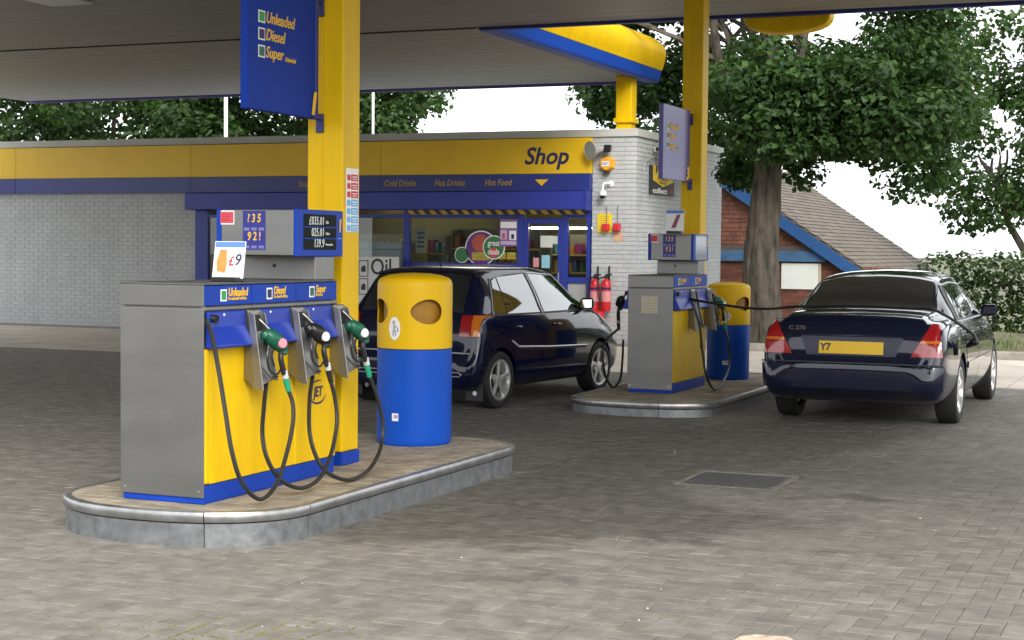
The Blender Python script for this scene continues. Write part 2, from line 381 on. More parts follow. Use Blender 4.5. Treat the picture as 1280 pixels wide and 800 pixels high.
# ================================================================== PUMP ISLANDS
M_itop = mat('island_paving', (.33, .28, .205), .85, var=.45, scale=4, col2=(.17, .145, .11), bump=.3, bscale=90, isl=.12)
def outline(xc, hw, ya, yb, bn, bf, n=2.2, k=18):
    """straight sides between ya and yb, rounded near end (depth bn) and far end (bf); counter-clockwise from near-left"""
    pts = []
    for i in range(k+1):
        a = math.pi+math.pi*i/k; c, s_ = math.cos(a), math.sin(a)
        pts.append((xc+hw*math.copysign(abs(c)**(2/n), c), ya+bn*math.copysign(abs(s_)**(2/n), s_)))
    for t in (1/3, 2/3): pts.append((xc+hw, ya+(yb-ya)*t))
    for i in range(k+1):
        a = math.pi*i/k; c, s_ = math.cos(a), math.sin(a)
        pts.append((xc+hw*math.copysign(abs(c)**(2/n), c), yb+bf*math.copysign(abs(s_)**(2/n), s_)))
    for t in (1/3, 2/3): pts.append((xc-hw, yb-(yb-ya)*t))
    return pts
def island(xc, hw, ya, yb, bn, bf, h, label, joints):
    t = thing('pump_island', label, 'pump island', (xc, (ya+yb)/2, 0), group='raised pump islands')
    P = outline(xc, hw, ya, yb, bn, bf); n = len(P)
    def off(d):
        out = []
        for i in range(n):
            a, b = Vector(P[i-1]), Vector(P[(i+1) % n]); e = (b-a).normalized(); out.append((P[i][0]+e.y*d, P[i][1]-e.x*d))
        return out
    inn = off(-.035)
    obj('bed', MB().prism(off(-.02), 'z', -.02, h-.014), M_sand, t)
    # paving flags, one mesh
    fl = MB(); c = .004
    def inside(x, y):
        w = False
        for i in range(n):
            (xa, yy), (xb, yc) = inn[i], inn[(i+1) % n]
            if (yy > y) != (yc > y) and x < (xb-xa)*(y-yy)/(yc-yy)+xa: w = not w
        return w
    ny = int((yb+bf-ya+bn)/.1)
    for j in range(ny+1):
        for i in range(-6, 7):
            x = xc+i*.2+(.1 if j % 2 else 0); y = ya-bn+j*.1+.03
            cs = [(x-.098, y-.048), (x+.098, y-.048), (x+.098, y+.048), (x-.098, y+.048)]
            if all(inside(*q) for q in cs):
                dz = rnd.uniform(-.001, .001)
                fl.hexa([(a, b, h-.03) for a, b in cs], [(a+(x-a)*.03, b+(y-b)*.06, h-.002+dz) for a, b in cs])
    obj('paving_bricks', fl, M_itop, t, kind='stuff')
    obj('mortar_edge', MB().prism(off(-.012), 'z', h-.03, h-.0055), M_itop, t)
    js = sorted(joints)
    for a, b in zip(js, js[1:]+[js[0]+n]):
        idx = [q % n for q in range(a, b+1)]
        def strip(profile):      # profile: (outward, z)
            mb = MB(); rings = []
            for q in idx:
                e = (Vector(P[(q+1) % n])-Vector(P[q-1])).normalized(); nx, ny_ = e.y, -e.x
                rings.append([(P[q][0]+nx*d, P[q][1]+ny_*d, z) for d, z in profile])
            # leave a hairline joint at both ends
            for e_, f_ in ((0, 1), (-1, -2)):
                for k_ in range(len(profile)):
                    v0, v1 = Vector(rings[e_][k_]), Vector(rings[f_][k_]); rings[e_][k_] = tuple(v0+(v1-v0).normalized()*.003)
            m_ = len(profile)
            mb.add([v for r_ in rings for v in r_], [(i*m_+k_, (i+1)*m_+k_, (i+1)*m_+(k_+1) % m_, i*m_+(k_+1) % m_) for i in range(len(rings)-1) for k_ in range(m_)], True)
            mb.f += [tuple(range(m_)), tuple((len(rings)-1)*m_+k_ for k_ in range(m_))]; mb.sm += [False]*2
            return mb
        s_ = obj('kerb_plate', strip([(-.012, -.01), (0, -.01), (0, h-.066), (-.012, h-.066)]), M_galv, t)
        obj('kerb_lip', strip([(-.03, h-.058), (.010, h-.058), (.016, h-.05), (.016, h-.016), (.010, h-.004), (.0, h), (-.03, h)]), M_lip, t)
    obj('shadow_gap', MB().prism(off(-.014), 'z', h-.075, h-.05), M_dark, t)
    return t
H1, H2 = .19, .14
island(-5.18, .75, 7.60, 10.38, .55, .50, H1, 'raised steel-edged pump island in the foreground carrying the three-hose pump', [12, 18, 20, 27, 34, 40])
island(-4.94, .75, 15.05, 18.3, .50, .50, H2, 'raised steel-edged pump island further back beside the dark saloon car', [11, 18, 20, 27, 34, 40])

# ================================================================== CANOPY
Z_S = 4.5
M_soff = mat('canopy_soffit', (.27, .25, .21), .42, .1, var=.12, scale=2.5)
M_soffg = mat('soffit_seam_dark', (.05, .048, .045), .8)  # dark tone of the seam joint in the soffit
CX0, CX1, CY0, CY1 = -22.0, 2.6, 5.2, 19.35
LX1, LY1 = -8.75, 26.4
M_roof = mat('canopy_roof_sheet', (.30, .30, .30), .6)
cn = thing('forecourt_canopy', 'large flat forecourt canopy with slatted grey soffit and yellow and blue fascia', 'canopy', (-5.1, 9.1, Z_S))
obj('roof_deck', MB().box(CX0, CX1, CY0, CY1, Z_S+.03, Z_S+.75), M_roof, cn)
obj('link_roof_deck', MB().box(CX0, LX1, CY1+.005, LY1, Z_S+.03, Z_S+.75), M_roof, cn)
sw = .15
ns = int((CY1-CY0)/sw)
for i in range(ns):
    y = CY0+i*sw
    obj('soffit_slat', MB().box(CX0+.02, CX1-.02, y+.004, y+sw-.004, Z_S+rnd.uniform(0, .002), Z_S+.02), M_soff, cn)
for i in range(int((LY1-CY1)/sw)):
    y = CY1+.02+i*sw
    obj('soffit_slat', MB().box(CX0+.02, LX1-.04, y+.004, y+sw-.004, Z_S+rnd.uniform(0, .002), Z_S+.02), M_soff, cn)
# far edge trim of the main canopy, dark blue
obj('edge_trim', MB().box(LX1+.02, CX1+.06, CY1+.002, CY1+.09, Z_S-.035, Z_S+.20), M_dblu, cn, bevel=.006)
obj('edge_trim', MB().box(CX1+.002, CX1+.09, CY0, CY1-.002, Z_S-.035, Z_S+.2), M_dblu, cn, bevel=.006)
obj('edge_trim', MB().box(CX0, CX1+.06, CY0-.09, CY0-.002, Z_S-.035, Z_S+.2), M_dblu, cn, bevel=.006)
obj('edge_trim', MB().box(CX0+.02, LX1-.02, LY1+.002, LY1+.05, Z_S-.035, Z_S+.5), mat('violet_edge', (.12, .09, .32), .5), cn)
obj('seam_trim', MB().box(CX0+.02, LX1-.03, CY1-.012, CY1+.012, Z_S-.012, Z_S+.02), M_soffg, cn)
# bull-nosed fascia along the link's right-hand edge: blue band below, yellow bulge above
def nose(x, y0, y1, sgn):
    h_y = .58
    blue = [(x, Z_S-.03), (x+.20*sgn, Z_S-.03), (x+.23*sgn, Z_S+.0), (x+.27*sgn, Z_S+.17), (x, Z_S+.17)]
    yel = [(x, Z_S+.173), (x+.275*sgn, Z_S+.173)]
    for i in range(1, 13):
        u = i/12; yel.append((x+sgn*(.275+.07*math.sin(min(1, u/.5)*math.pi/2)-.26*max(0, (u-.5)/.5)**2.2), Z_S+.173+h_y*u))
    yel.append((x, Z_S+.173+h_y))
    obj('fascia_blue_band', MB().prism([(a, b) for a, b in blue], 'y', y0, y1), mat('fascia_blue', (.008, .06, .38), .4, spec=.3, var=.1, scale=2), cn)
    obj('fascia_yellow_nose', MB().prism(yel, 'y', y0, y1, smooth=True), M_yel, cn)
nose(LX1, CY1+.10, LY1+.05, 1)
# rounded yellow badge hanging from the far edge
bd = []
bx0, bx1 = -5.20, -4.10
for i in range(13):
    a = math.pi*i/12; bd.append(((bx0+bx1)/2+(bx1-bx0)/2*math.cos(a)*(1-.0), Z_S+.04-.27*math.sin(a)**.55))
bd = [(bx1, Z_S+.5)]+bd+[(bx0, Z_S+.5)]
obj('fascia_badge', MB().prism(bd[::-1], 'y', CY1+.10, CY1+.36), M_yel, cn, bevel=.03)
# main-canopy far and front fascias above the trim
obj('fascia_panel', MB().box(LX1+.5, CX1+.05, CY1+.005, CY1+.07, Z_S+.205, Z_S+1.0), M_yel, cn)
obj('fascia_panel', MB().box(CX1+.005, CX1+.07, CY0, CY1, Z_S+.205, Z_S+1.0), M_yel, cn)
obj('fascia_panel', MB().box(CX0, CX1+.05, CY0-.07, CY0-.005, Z_S+.205, Z_S+1.0), M_yel, cn)
# flush light fittings in the soffit, switched off by day
for x in (-12.5, -9.0, -3.2):
    for y in (6.5, 11.0, 15.5):
        obj('flush_light', MB().box(x-.3, x+.3, y-.3, y+.3, Z_S-.03, Z_S-.001), mat('light_lens', (.6, .6, .58), .3), cn, bevel=.01)
# short post standing on the shop roof
pst = thing('canopy_post', 'short yellow post between the shop roof and the canopy corner', 'post', (-8.83, 25.62, 3.62))
obj('shaft', MB().box(-8.97, -8.69, 25.49, 25.76, 3.76, Z_S+.0), M_yel, pst, bevel=.012)
obj('collar', MB().box(-9.0, -8.66, 25.46, 25.79, 3.72, 3.80), M_yel, pst, bevel=.01)
obj('foot', MB().box(-8.96, -8.70, 25.5, 25.75, 3.615, 3.72), M_yel, pst, bevel=.008)

# ================================================================== COLUMNS AND HANGING SIGNS
def column(x0, x1, y0, y1, zb, label, num, stick):
    t = thing('canopy_column', label, 'column', ((x0+x1)/2, (y0+y1)/2, zb), group='yellow canopy columns')
    obj('shaft', MB().box(x0, x1, y0, y1, zb+.085, Z_S), M_yel, t, bevel=.012)
    obj('skirting', MB().box(x0-.006, x1+.006, y0-.006, y1+.006, zb, zb+.082), M_blu, t, bevel=.004)
    # folded seam cover strip on the near face
    obj('cover_strip', MB().box(x0+.10, x0+.115, y0-.006, y0-.0005, zb+1.6, Z_S-.02), M_yel, t)
    if stick:
        z = 2.10
        xs_ = x1+.0015
        w_ = (y1-y0)*.74; yc = (y0+y1)/2+.005
        st = obj('safety_notice', panel('+x', (xs_, yc, 1.90), w_, .41, .002), M_white, t)
        for i in range(7):
            zz = 2.045-i*.054
            mt = M_red if i < 3 else M_cyan
            obj('notice_panel', panel('+x', (xs_+.0022, yc+w_*.17, zz), w_*.55, .044, .001), mt, st)
            obj('notice_symbol', panel('+x', (xs_+.0022, yc-w_*.29, zz), w_*.26, .036, .001), M_red if i < 3 else M_cyan, st)
            obj('notice_line', panel('+x', (xs_+.0036, yc+w_*.17, zz+.006), w_*.4, .006, .0008), M_white, st)
            obj('notice_line', panel('+x', (xs_+.0036, yc+w_*.17, zz-.009), w_*.33, .005, .0008), M_white, st)
    return t
column(-5.274, -5.01, 9.017, 9.24, H1, 'yellow square canopy column behind the near pump, with red and blue notices', '1', True)
column(-5.21, -4.98, 17.0, 17.23, H2, 'yellow square canopy column on the further pump island', '3', False)
M_sblu = mat('sign_blue', (.004, .032, .27), .5, var=.05, scale=2, spec=.12)
M_sblu2 = mat('sign_blue_sky_sheen', (.055, .04, .26), .25, spec=.45)  # violet in the base colour paints in the sky's reflection
def hsign(xp, y0, y1, z0, z1, colface, label, num, rows, mface):
    t = thing('fuel_sign', label, 'sign', (xp-.03, (y0+y1)/2, z0), group='hanging fuel grade signs')
    obj('panel', MB().box(xp-.05, xp, y0, y1, z0, z1), mface, t, bevel=.006)
    obj('edge_strip', MB().box(xp-.052, xp+.004, y1-.03, y1+.004, z0-.002, z1+.002), M_dblu, t, bevel=.004)
    for z in (z0-.03, z1-.10):
        obj('bracket', MB().box(xp-.047, xp-.003, y1-.06 if z < z0 else y1+.005, colface-.002, z+.03, z+.06).box(xp-.05, xp+.0, colface-.022, colface-.001, z-.05, z+.07), M_dblu, t, bevel=.003)
    for (word, zz, sq, small) in rows:
        q = obj('grade_square', panel('+x', (xp+.0005, y0+.155, zz), .075, .073, .002), M_white, t)
        obj('colour_patch', panel('+x', (xp+.003, y0+.155, zz), .058, .056, .001), sq, q)
        text(word, .098, M_ytext, t, (xp+.002, y0+.20, zz), '+x', shear=.22, align='LEFT', bold=.012, sx=.88)
        if small: text(small, .04, M_ytext, t, (xp+.002, y0+.425, zz-.02), '+x', shear=.22, align='LEFT', sx=.8, bold=.01)
    text(num, .19, M_ytext, t, (xp+.006, y1-.065, z0+.085), '+x', shear=.2, bold=.04, sx=1.0)
    return t
hsign(-5.15, 8.107, 8.932, 2.41, 3.22, 9.017, 'blue hanging sign marked 1 listing Unleaded, Diesel and Super above the near pump', '1',
      [('Unleaded', 2.968, M_gsq, None), ('Diesel', 2.865, M_navy, None), ('Super', 2.762, M_dgsq, 'Unleaded')], M_sblu)
hsign(-5.08, 15.93, 16.86, 2.34, 3.12, 17.0, 'glossy blue hanging sign marked 3, tinted violet for sky sheen, on the further column', '3',
      [('Unleaded', 2.90, M_gsq, None), ('Diesel', 2.80, M_navy, None), ('Super', 2.70, M_dgsq, 'Unleaded')], M_sblu2)
# ================================================================== FUEL PUMPS
M_deck = mat('pump_deck_grey', (.13, .13, .13), .5, .3, var=.3, scale=8)
M_groove = mat('groove_grey', (.16, .15, .14), .5, .5)
def arc_ring(face, c, rx, rz, a0, a1, w0, w1, n=16, t=.0015):
    a_, b_, n_ = AX[face]; c = Vector(c); mb = MB(); vs = []
    for i in range(n+1):
        a = R(a0+(a1-a0)*i/n); ww = w0+(w1-w0)*math.sin(math.pi*i/n)
        for k in (1, 1-ww): 
            p = c+a_*rx*k*math.cos(a)+b_*rz*k*math.sin(a); vs += [p, p+n_*t]
    f = []
    for i in range(n):
        q = i*4; f += [(q+1, q+5, q+7, q+3), (q, q+2, q+6, q+4), (q, q+4, q+5, q+1), (q+2, q+3, q+7, q+6)]
    return mb.add(vs, f)
def pump(x0, x1, y0, y1, zb, grades, hy0, hy1, label, num, two_sided=False, bounds=None, glare=False):
    t = thing('fuel_pump', label, 'fuel pump', ((x0+x1)/2, (y0+y1)/2, zb), group='fuel pumps')
    Z = lambda h: zb+h
    n = len(grades); bs = bounds or [y0+(y1-y0)*i/n for i in range(n+1)]
    obj('plinth', MB().box(x0+.012, x1-.004, y0+.01, y1-.01, zb, Z(.10)), M_blu, t, bevel=.004)
    obj('carcass', MB().box(x0+.02, x1-.02, y0+.012, y1-.012, Z(.10), Z(1.19)), M_groove, t)
    # steel end panels, upper and lower
    for ya, yb in ((y0, y0+.011), (y1-.011, y1)):
        obj('end_panel', MB().box(x0, x1-.0, ya, yb, Z(.035 if ya == y0 else .1), Z(1.065)), M_steel, t, bevel=.003)
        obj('end_panel_top', MB().box(x0, x1-.0, ya, yb, Z(1.078), Z(1.193)), M_steel, t, bevel=.003)
    for x in (x0+.03, x1-.03): obj('screw', MB().lathe([(.006, 0), (.006, -.003), (0, -.004)], x, y0, Z(.07), n=8, axis='y'), M_chrome, t)
    obj('top_deck', MB().box(x0-.004, x1+.006, y0-.004, y1+.004, Z(1.194), Z(1.204)), M_deck, t, bevel=.003)
    sides = [('+x', x1, 1)] + ([('-x', x0, -1)] if two_sided else [])
    for face, xf_, s in sides:
        def bx(d0, d1, ya, yb, za, zc): return MB().box(*(sorted((xf_+s*d0, xf_+s*d1))), ya, yb, za, zc)
        obj('corner_trim', bx(-.03, .004, y0+.0115, y0+.062, Z(.108), Z(.846)), M_yel, t, bevel=.012)
        for i in range(n):
            ya, yb = bs[i]+(.065 if i == 0 else .003), bs[i+1]-.003
            obj('door_panel', bx(-.03, .0-.004*(i % 2), ya, yb, Z(.105), Z(.845)), M_yel, t, bevel=.004)
            sp = obj('grade_strip', bx(-.02, .006, bs[i]+(.012 if i == 0 else .004), bs[i+1]-.004, Z(1.082), Z(1.19)), M_blu, t, bevel=.003)
            word, sq, sub = grades[i]
            yc = bs[i]+.185
            if s > 0:
                g = obj('grade_square', panel('+x', (xf_+.0065, yc, Z(1.136)), .062, .066, .001), M_white, sp)
                obj('colour_patch', panel('+x', (xf_+.0076, yc, Z(1.136)), .044, .048, .001), sq, g)
                text(word, .066, M_ytext, sp, (xf_+.0075, yc+.045, Z(1.150)), '+x', shear=.2, align='LEFT', bold=.016, sx=.78)
                text(sub, .027, M_ytext, sp, (xf_+.0075, yc+.045, Z(1.116)), '+x', align='LEFT', sx=.8)
            obj('rail', bx(-.02, .012, bs[i]+.004, bs[i+1]-.004, Z(1.056), Z(1.076)), M_steel, t, bevel=.003)
            # moulded blue holster panel, its lower half leaning outwards
            sb = bs[i+1]-.075            # where the nozzle boot starts
            pr = [(0, 1.05), (.018, 1.05), (.022, .965), (.03, .95), (.07, .862), (.066, .85), (0, .85)]
            pr = [(xf_+s*a, Z(b)) for a, b in pr]
            hp = obj('holster_panel', MB().prism(pr, 'y', bs[i]+(.02 if i == 0 else .045), sb-.012), mat('holster_blue', (.008, .035, .33), .32, spec=.35, var=.08, scale=6), t, bevel=.008)
            obj('rivet', MB().lathe([(.008, 0), (.006, .004), (0, .005)], xf_+s*.02, (bs[i]+sb)/2-.03, Z(1.03), n=8, axis='x'), M_white, hp)
            # steel nozzle boot
            w_ = .15
            def q(d, y, z): return (xf_+s*d, y, Z(z))
            bt = obj('nozzle_boot', MB().hexa([q(0, sb-.005, .66), q(.10, sb-.03, .605), q(.11, sb+w_, .65), q(0, sb+w_, .67)], [q(0, sb, 1.05), q(.03, sb, 1.05), q(.03, sb+w_-.02, 1.05), q(0, sb+w_-.02, 1.05)]), M_steel, t, bevel=.006)
            obj('boot_cheek', MB().hexa([q(.09, sb-.034, .61), q(.15, sb-.034, .60), q(.15, sb-.026, .60), q(.09, sb-.026, .61)], [q(.028, sb-.004, 1.04), q(.07, sb-.004, 1.02), q(.07, sb+.004, 1.02), q(.028, sb+.004, 1.04)]), M_steel, bt, bevel=.002)
            obj('boot_cheek', MB().hexa([q(.10, sb+w_-.008, .65), q(.135, sb+w_-.008, .645), q(.135, sb+w_, .645), q(.10, sb+w_, .65)], [q(.028, sb+w_-.028, 1.04), q(.06, sb+w_-.028, 1.03), q(.06, sb+w_-.02, 1.03), q(.028, sb+w_-.02, 1.04)]), M_steel, bt, bevel=.002)
            obj('boot_slot', MB().hexa([q(.038, sb+.03, .93), q(.06, sb+.03, .93), q(.06, sb+.1, .93), q(.038, sb+.1, .93)], [q(.02, sb+.03, 1.02), q(.045, sb+.03, 1.02), q(.045, sb+.1, 1.02), q(.02, sb+.1, 1.02)]), M_dark, bt)
            obj('lever_rest', MB().tube([q(.075, sb+.02, .76), q(.15, sb+.05, .67), q(.155, sb+.11, .67)], .006, 6), M_blackp, bt)
            if i == 0: obj('hose_outlet', MB().tube([q(-.01, bs[0]+.055, 1.02), q(.05, bs[0]+.055, 1.01)], .022, 10), M_blackp, t)
    # neck and header
    hx0, hx1 = x0, x1+.002
    nk = obj('neck', MB().box(hx0+.02, hx1-.004, hy0+.24, hy1-.08, Z(1.204), Z(1.352)), M_steel, t, bevel=.006)
    obj('lock', MB().lathe([(.012, 0), (.012, -.004), (0, -.005)], (hx0+hx1)/2-.02, hy0+.24, Z(1.29), n=10, axis='y'), M_blackp, nk)
    hd = obj('header', MB().box(hx0-.004, hx1-.012, hy0+.012, hy1-.012, Z(1.352), Z(1.628)), M_steel, t, bevel=.004)
    obj('face_plate', MB().box(hx0+.028, hx1-.016, hy0, hy0+.011, Z(1.355), Z(1.625)), M_steel, hd, bevel=.003)
    obj('edge_cap', MB().box(hx0-.008, hx0+.027, hy0-.002, hy1, Z(1.35), Z(1.63)), M_blu, hd, bevel=.004)
    dp = obj('display_housing', MB().box(hx1-.015, hx1+.012, hy0-.004, hy1, Z(1.348), Z(1.632)), M_blu, hd, bevel=.006)
    if glare: obj('glare_sheet', panel('+x', (hx1+.0122, (hy0+hy1)/2+.015, Z(1.49)), (hy1-hy0)-.14, .262, .001), M_steel, dp)  # steel sheet and pale screen imitate glare on this head
    xd = hx1+.012; yl = hy0+.07; wd = (hy1-hy0)*.71
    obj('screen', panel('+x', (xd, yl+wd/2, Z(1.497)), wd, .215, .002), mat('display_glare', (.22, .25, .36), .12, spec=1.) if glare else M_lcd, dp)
    for k, (s_, z_) in enumerate((('£035.01', 1.563), ('025.01', 1.494), ('139.9', 1.427)) if not glare else ()):
        text(s_, .072, M_digit, dp, (xd+.0025, yl+wd*.62, Z(z_)), '+x', align='RIGHT', shear=.12, sx=.72, spacing=1.1)
        text(('Sale', 'Litres', 'Pence per litre')[k], .026 if k < 2 else .018, M_digit, dp, (xd+.0025, yl+wd*.67, Z(z_-.005)), '+x', align='LEFT', sx=.8)
        if k < 2: obj('screen_divider', panel('+x', (xd+.0015, yl+wd/2, Z(z_-.036)), wd, .006, .002), M_blu, dp)
    text(num, .115, M_ytext, dp, (xd+.002, hy1-.045, Z(1.535)), '+x', shear=.15, bold=.02, sx=.8)
    obj('number_rule', panel('+x', (xd+.0005, hy1-.045, Z(1.46)), .05, .004, .001), mat('pale_blue_print', (.25, .35, .7), .5), dp)
    # labels on the near face
    wx = hx1-hx0; sc = wx/.545
    rl = obj('warning_label', panel('-y', (hx0+.067*sc, hy0-.0005, Z(1.58)), .105*sc, .085, .001), M_white, hd)
    obj('red_field', panel('-y', (hx0+.067*sc, hy0-.0016, Z(1.58)), .092*sc, .068, .001), M_redlab, rl)
    for zz in (1.598, 1.585, 1.572, 1.562): obj('print_line', panel('-y', (hx0+.06*sc, hy0-.0027, Z(zz)), .06*sc, .003, .0006), mat('dark_red_print', (.3, .01, .02), .6), rl)
    il = obj('instruction_label', panel('-y', (hx0+.258*sc, hy0-.0005, Z(1.503)), .158*sc, .235, .001), mat('instruction_blue', (.02, .025, .22), .4), hd)
    for r_, row in enumerate(('? 3 5', '9 2 !')):
        text(row, .07, M_ytext, il, (hx0+.258*sc, hy0-.002, Z(1.574-.108*r_)), '-y', sx=.72*sc, bold=.02, shear=.1)
        for k in range(3):
            for zz in (0, .010):
                obj('print_line', panel('-y', (hx0+(.206+.052*k)*sc, hy0-.0018, Z(1.516-.108*r_-zz)), .038*sc, .004, .0006), mat('lilac_print', (.35, .33, .6), .6), il)
    return t
G3 = [('Unleaded', M_gsq, 'for unleaded vehicles'), ('Diesel', M_navy, 'for diesel vehicles'), ('Super', M_dgsq, 'Unleaded')]
p1 = pump(-5.455, -4.91, 7.30, 8.755, H1, G3, 8.26, 8.815, 'three-hose blue and yellow fuel pump with steel top on the near island', '1', bounds=[7.30, 7.776, 8.26, 8.755])
p2 = pump(-5.31, -4.83, 15.55, 16.76, H2, [('Unleaded', M_gsq, 'for unleaded'), ('Diesel', M_navy, 'for diesel')], 16.2, 16.75, 'steel-ended fuel pump on the further island between the hatchback and the saloon', '3', two_sided=True, glare=True)
# company mark on the yellow doors
def mark(t, x, y, z, k=1.):
    g = obj('logo_ring', arc_ring('+x', (x+.001, y, z), .105*k, .075*k, 195, 345, .02, .16), M_navy, t)
    obj('logo_ring_top', arc_ring('+x', (x+.001, y, z), .105*k, .075*k, 60, 150, .02, .12), M_navy, t)
    text('JET', .088*k, M_navy, t, (x+.002, y, z), '+x', shear=.2, bold=.02, sx=.85)
q = onx(397, 490, -4.91); mark(p1, -4.91, q.y, q.z)
q = onx(877, 428, -4.83); mark(p2, -4.83, q.y, q.z, .9)
# data plate on the further pump's end panel
dpl = obj('data_plate', panel('-y', (-5.08, 15.5495, 1.04), .175, .17, .001), mat('data_plate_steel', (.45, .43, .36), .4, .6), p2)
for k in range(6): obj('print_line', panel('-y', (-5.08, 15.548, 1.105-k*.026), .15, .008, .0006), mat('data_plate_print', (.42, .33, .14), .6), dpl)

# ------------------------------------------------------------------ nozzles with their hoses
def nozzle(ref, base, s, colr, hose, label, tip=M_white, sleeve=None, group='fuel nozzles'):
    """ref: nozzle-1 pixel points are moved from base to ref; s: +1 hangs on +x, -1 mirrored"""
    t = thing('fuel_nozzle', label, 'fuel nozzle', ref, group=group)
    def N(px, py, X):
        p = onx(px, py, X)-Vector(base); p.x *= s; return p+Vector(ref)
    spout = cr([N(322, 398, -4.875), N(328, 403, -4.85), N(336, 411, -4.81), N(342, 418, -4.78)], 5)
    obj('spout', MB().tube(spout, .0115, 10), M_steel, t)
    b = cr([N(331, 419, -4.80), N(337, 420, -4.785), N(346, 427, -4.765), N(353, 436, -4.75), N(355, 444, -4.74)], 5)
    k = len(b)
    rr = [.026+.022*math.sin(math.pi*min(1, (i/(k-1))*1.15)) for i in range(k)]; rr[-1] = .017; rr[0] = .016
    bd_ = obj('body', MB().tube(b, rr, 12), colr, t)
    obj('splash_guard', MB().tube([N(329, 415, -4.81), N(332, 419, -4.80), N(335, 421, -4.79)], [.026, .036, .028], 12), colr, bd_)
    # printed label on the outward side of the body
    c1 = Vector(b[int(k*.55)]); d1 = (Vector(b[int(k*.75)])-Vector(b[int(k*.4)])).normalized(); nn = Vector((s*.8, -.6, .25)).normalized(); a_ = d1; u_ = nn.cross(a_).normalized(); nn = a_.cross(u_).normalized()
    if nn.x*s < 0: nn = -nn
    obj('label_plate', MB().lathe([(.029, -.02), (.029, .0), (.026, .004), (0, .005)], 0, 0, 0, n=16), tip, bd_, local=True).data.transform(Matrix.Translation(c1+nn*.047-Vector(xf(t).translation)) @ nn.to_track_quat('Z', 'Y').to_matrix().to_4x4())
    h = cr([N(352, 440, -4.745), N(351, 448, -4.74), N(354, 462, -4.735), N(357, 472, -4.73)], 4)
    obj('handle', MB().tube(h, [.017]*len(h), 10), M_black, t)
    obj('coupling', MB().tube([N(355, 463, -4.735), N(357, 473, -4.73)], .0195, 12), M_silver, t)
    obj('swivel_sleeve', MB().tube([N(357, 473, -4.73), N(361, 489, -4.725)], [.0185, .016], 12), sleeve or M_black, t)
    lv = cr([N(336, 432, -4.785), N(334, 446, -4.78), N(337, 462, -4.775), N(346, 468, -4.76), N(352, 460, -4.745)], 5)
    obj('trigger_guard', MB().tube(lv, .0065, 6), M_blackp, t)
    obj('trigger', MB().tube(cr([N(342, 436, -4.775), N(340, 446, -4.77), N(343, 458, -4.765)], 4), [.006]*9, 6), M_blackp, t)
    end = N(360, 486, -4.727)
    pts = cr([end]+[Vector(p) for p in hose], 8)
    obj('hose', MB().tube(pts, .0125, 8), M_black, t)
    return t
BASE = (-4.91, 7.701, H1)
hose1 = [onx(366, 505, -4.70), onx(366, 530, -4.68), onx(358, 568, -4.66), onx(345, 606, -4.64), onx(325, 624, -4.64), onx(303, 604, -4.66), onx(290, 565, -4.70), onx(281, 510, -4.76), onx(272, 455, -4.82), onx(264, 415, -4.85), onx(257.5, 399, -4.87)]
hose2 = [onx(419, 500, -4.71), onx(421, 530, -4.69), onx(413, 570, -4.66), onx(398, 599, -4.64), onx(375, 610, -4.63), onx(350, 599, -4.66), onx(334, 573, -4.70), onx(328, 543, -4.74), onx(330, 508, -4.80), onx(333, 478, -4.84)]
hose3 = [onx(471, 495, -4.70), onx(478, 525, -4.68), onx(478, 548, -4.67), onx(472, 570, -4.64), onx(458, 590, -4.62), onx(435, 600, -4.60), onx(410, 591, -4.65), onx(395, 570, -4.70), onx(387, 540, -4.74), onx(387, 500, -4.80), onx(391, 470, -4.84)]
nozzle((-4.91, 7.701, H1), BASE, 1, M_green, hose1, 'green unleaded nozzle with pink label, hanging nearest the left end of the near pump', mat('pink_label', (.75, .25, .32), .5), mat('bright_green_sleeve', (.01, .30, .17), .4))
nozzle((-4.91, 8.19, H1+.015), BASE, 1, M_blackp, hose2, 'black diesel nozzle hanging in the middle boot of the near pump', M_white, M_black)
nozzle((-4.91, 8.675, H1+.015), BASE, 1, M_green, hose3, 'green super nozzle with white label on the right-hand boot of the near pump', M_white, mat('bright_green_sleeve', (.01, .30, .17), .4))
# further pump: right side green nozzle, left side black nozzle, one hose out to the saloon
h4 = [onx(910, 425, -4.60), onx(912, 450, -4.58), onx(906, 473, -4.55), onx(893, 486, -4.52), onx(883, 470, -4.55), onx(878, 440, -4.60), onx(875, 410, -4.68), onx(868, 385, -4.76), onx(862, 376, -4.80)]
nozzle((-4.83, 16.70, H2+.02), BASE, 1, M_green, h4, 'green nozzle with looped hose on the right side of the further pump', M_white, mat('bright_green_sleeve', (.01, .30, .17), .4))
h5 = [onx(756, 428, -5.50), onx(754, 450, -5.50), onx(757, 470, -5.50), onx(766, 484, -5.50), onx(775, 474, -5.45), onx(778, 450, -5.40), onx(779, 425, -5.36)]
nozzle((-5.31, 15.62, H2+.04), BASE, -1, M_blackp, h5, 'black nozzle on the left side of the further pump, by the hatchback bonnet', M_blackp, M_black)

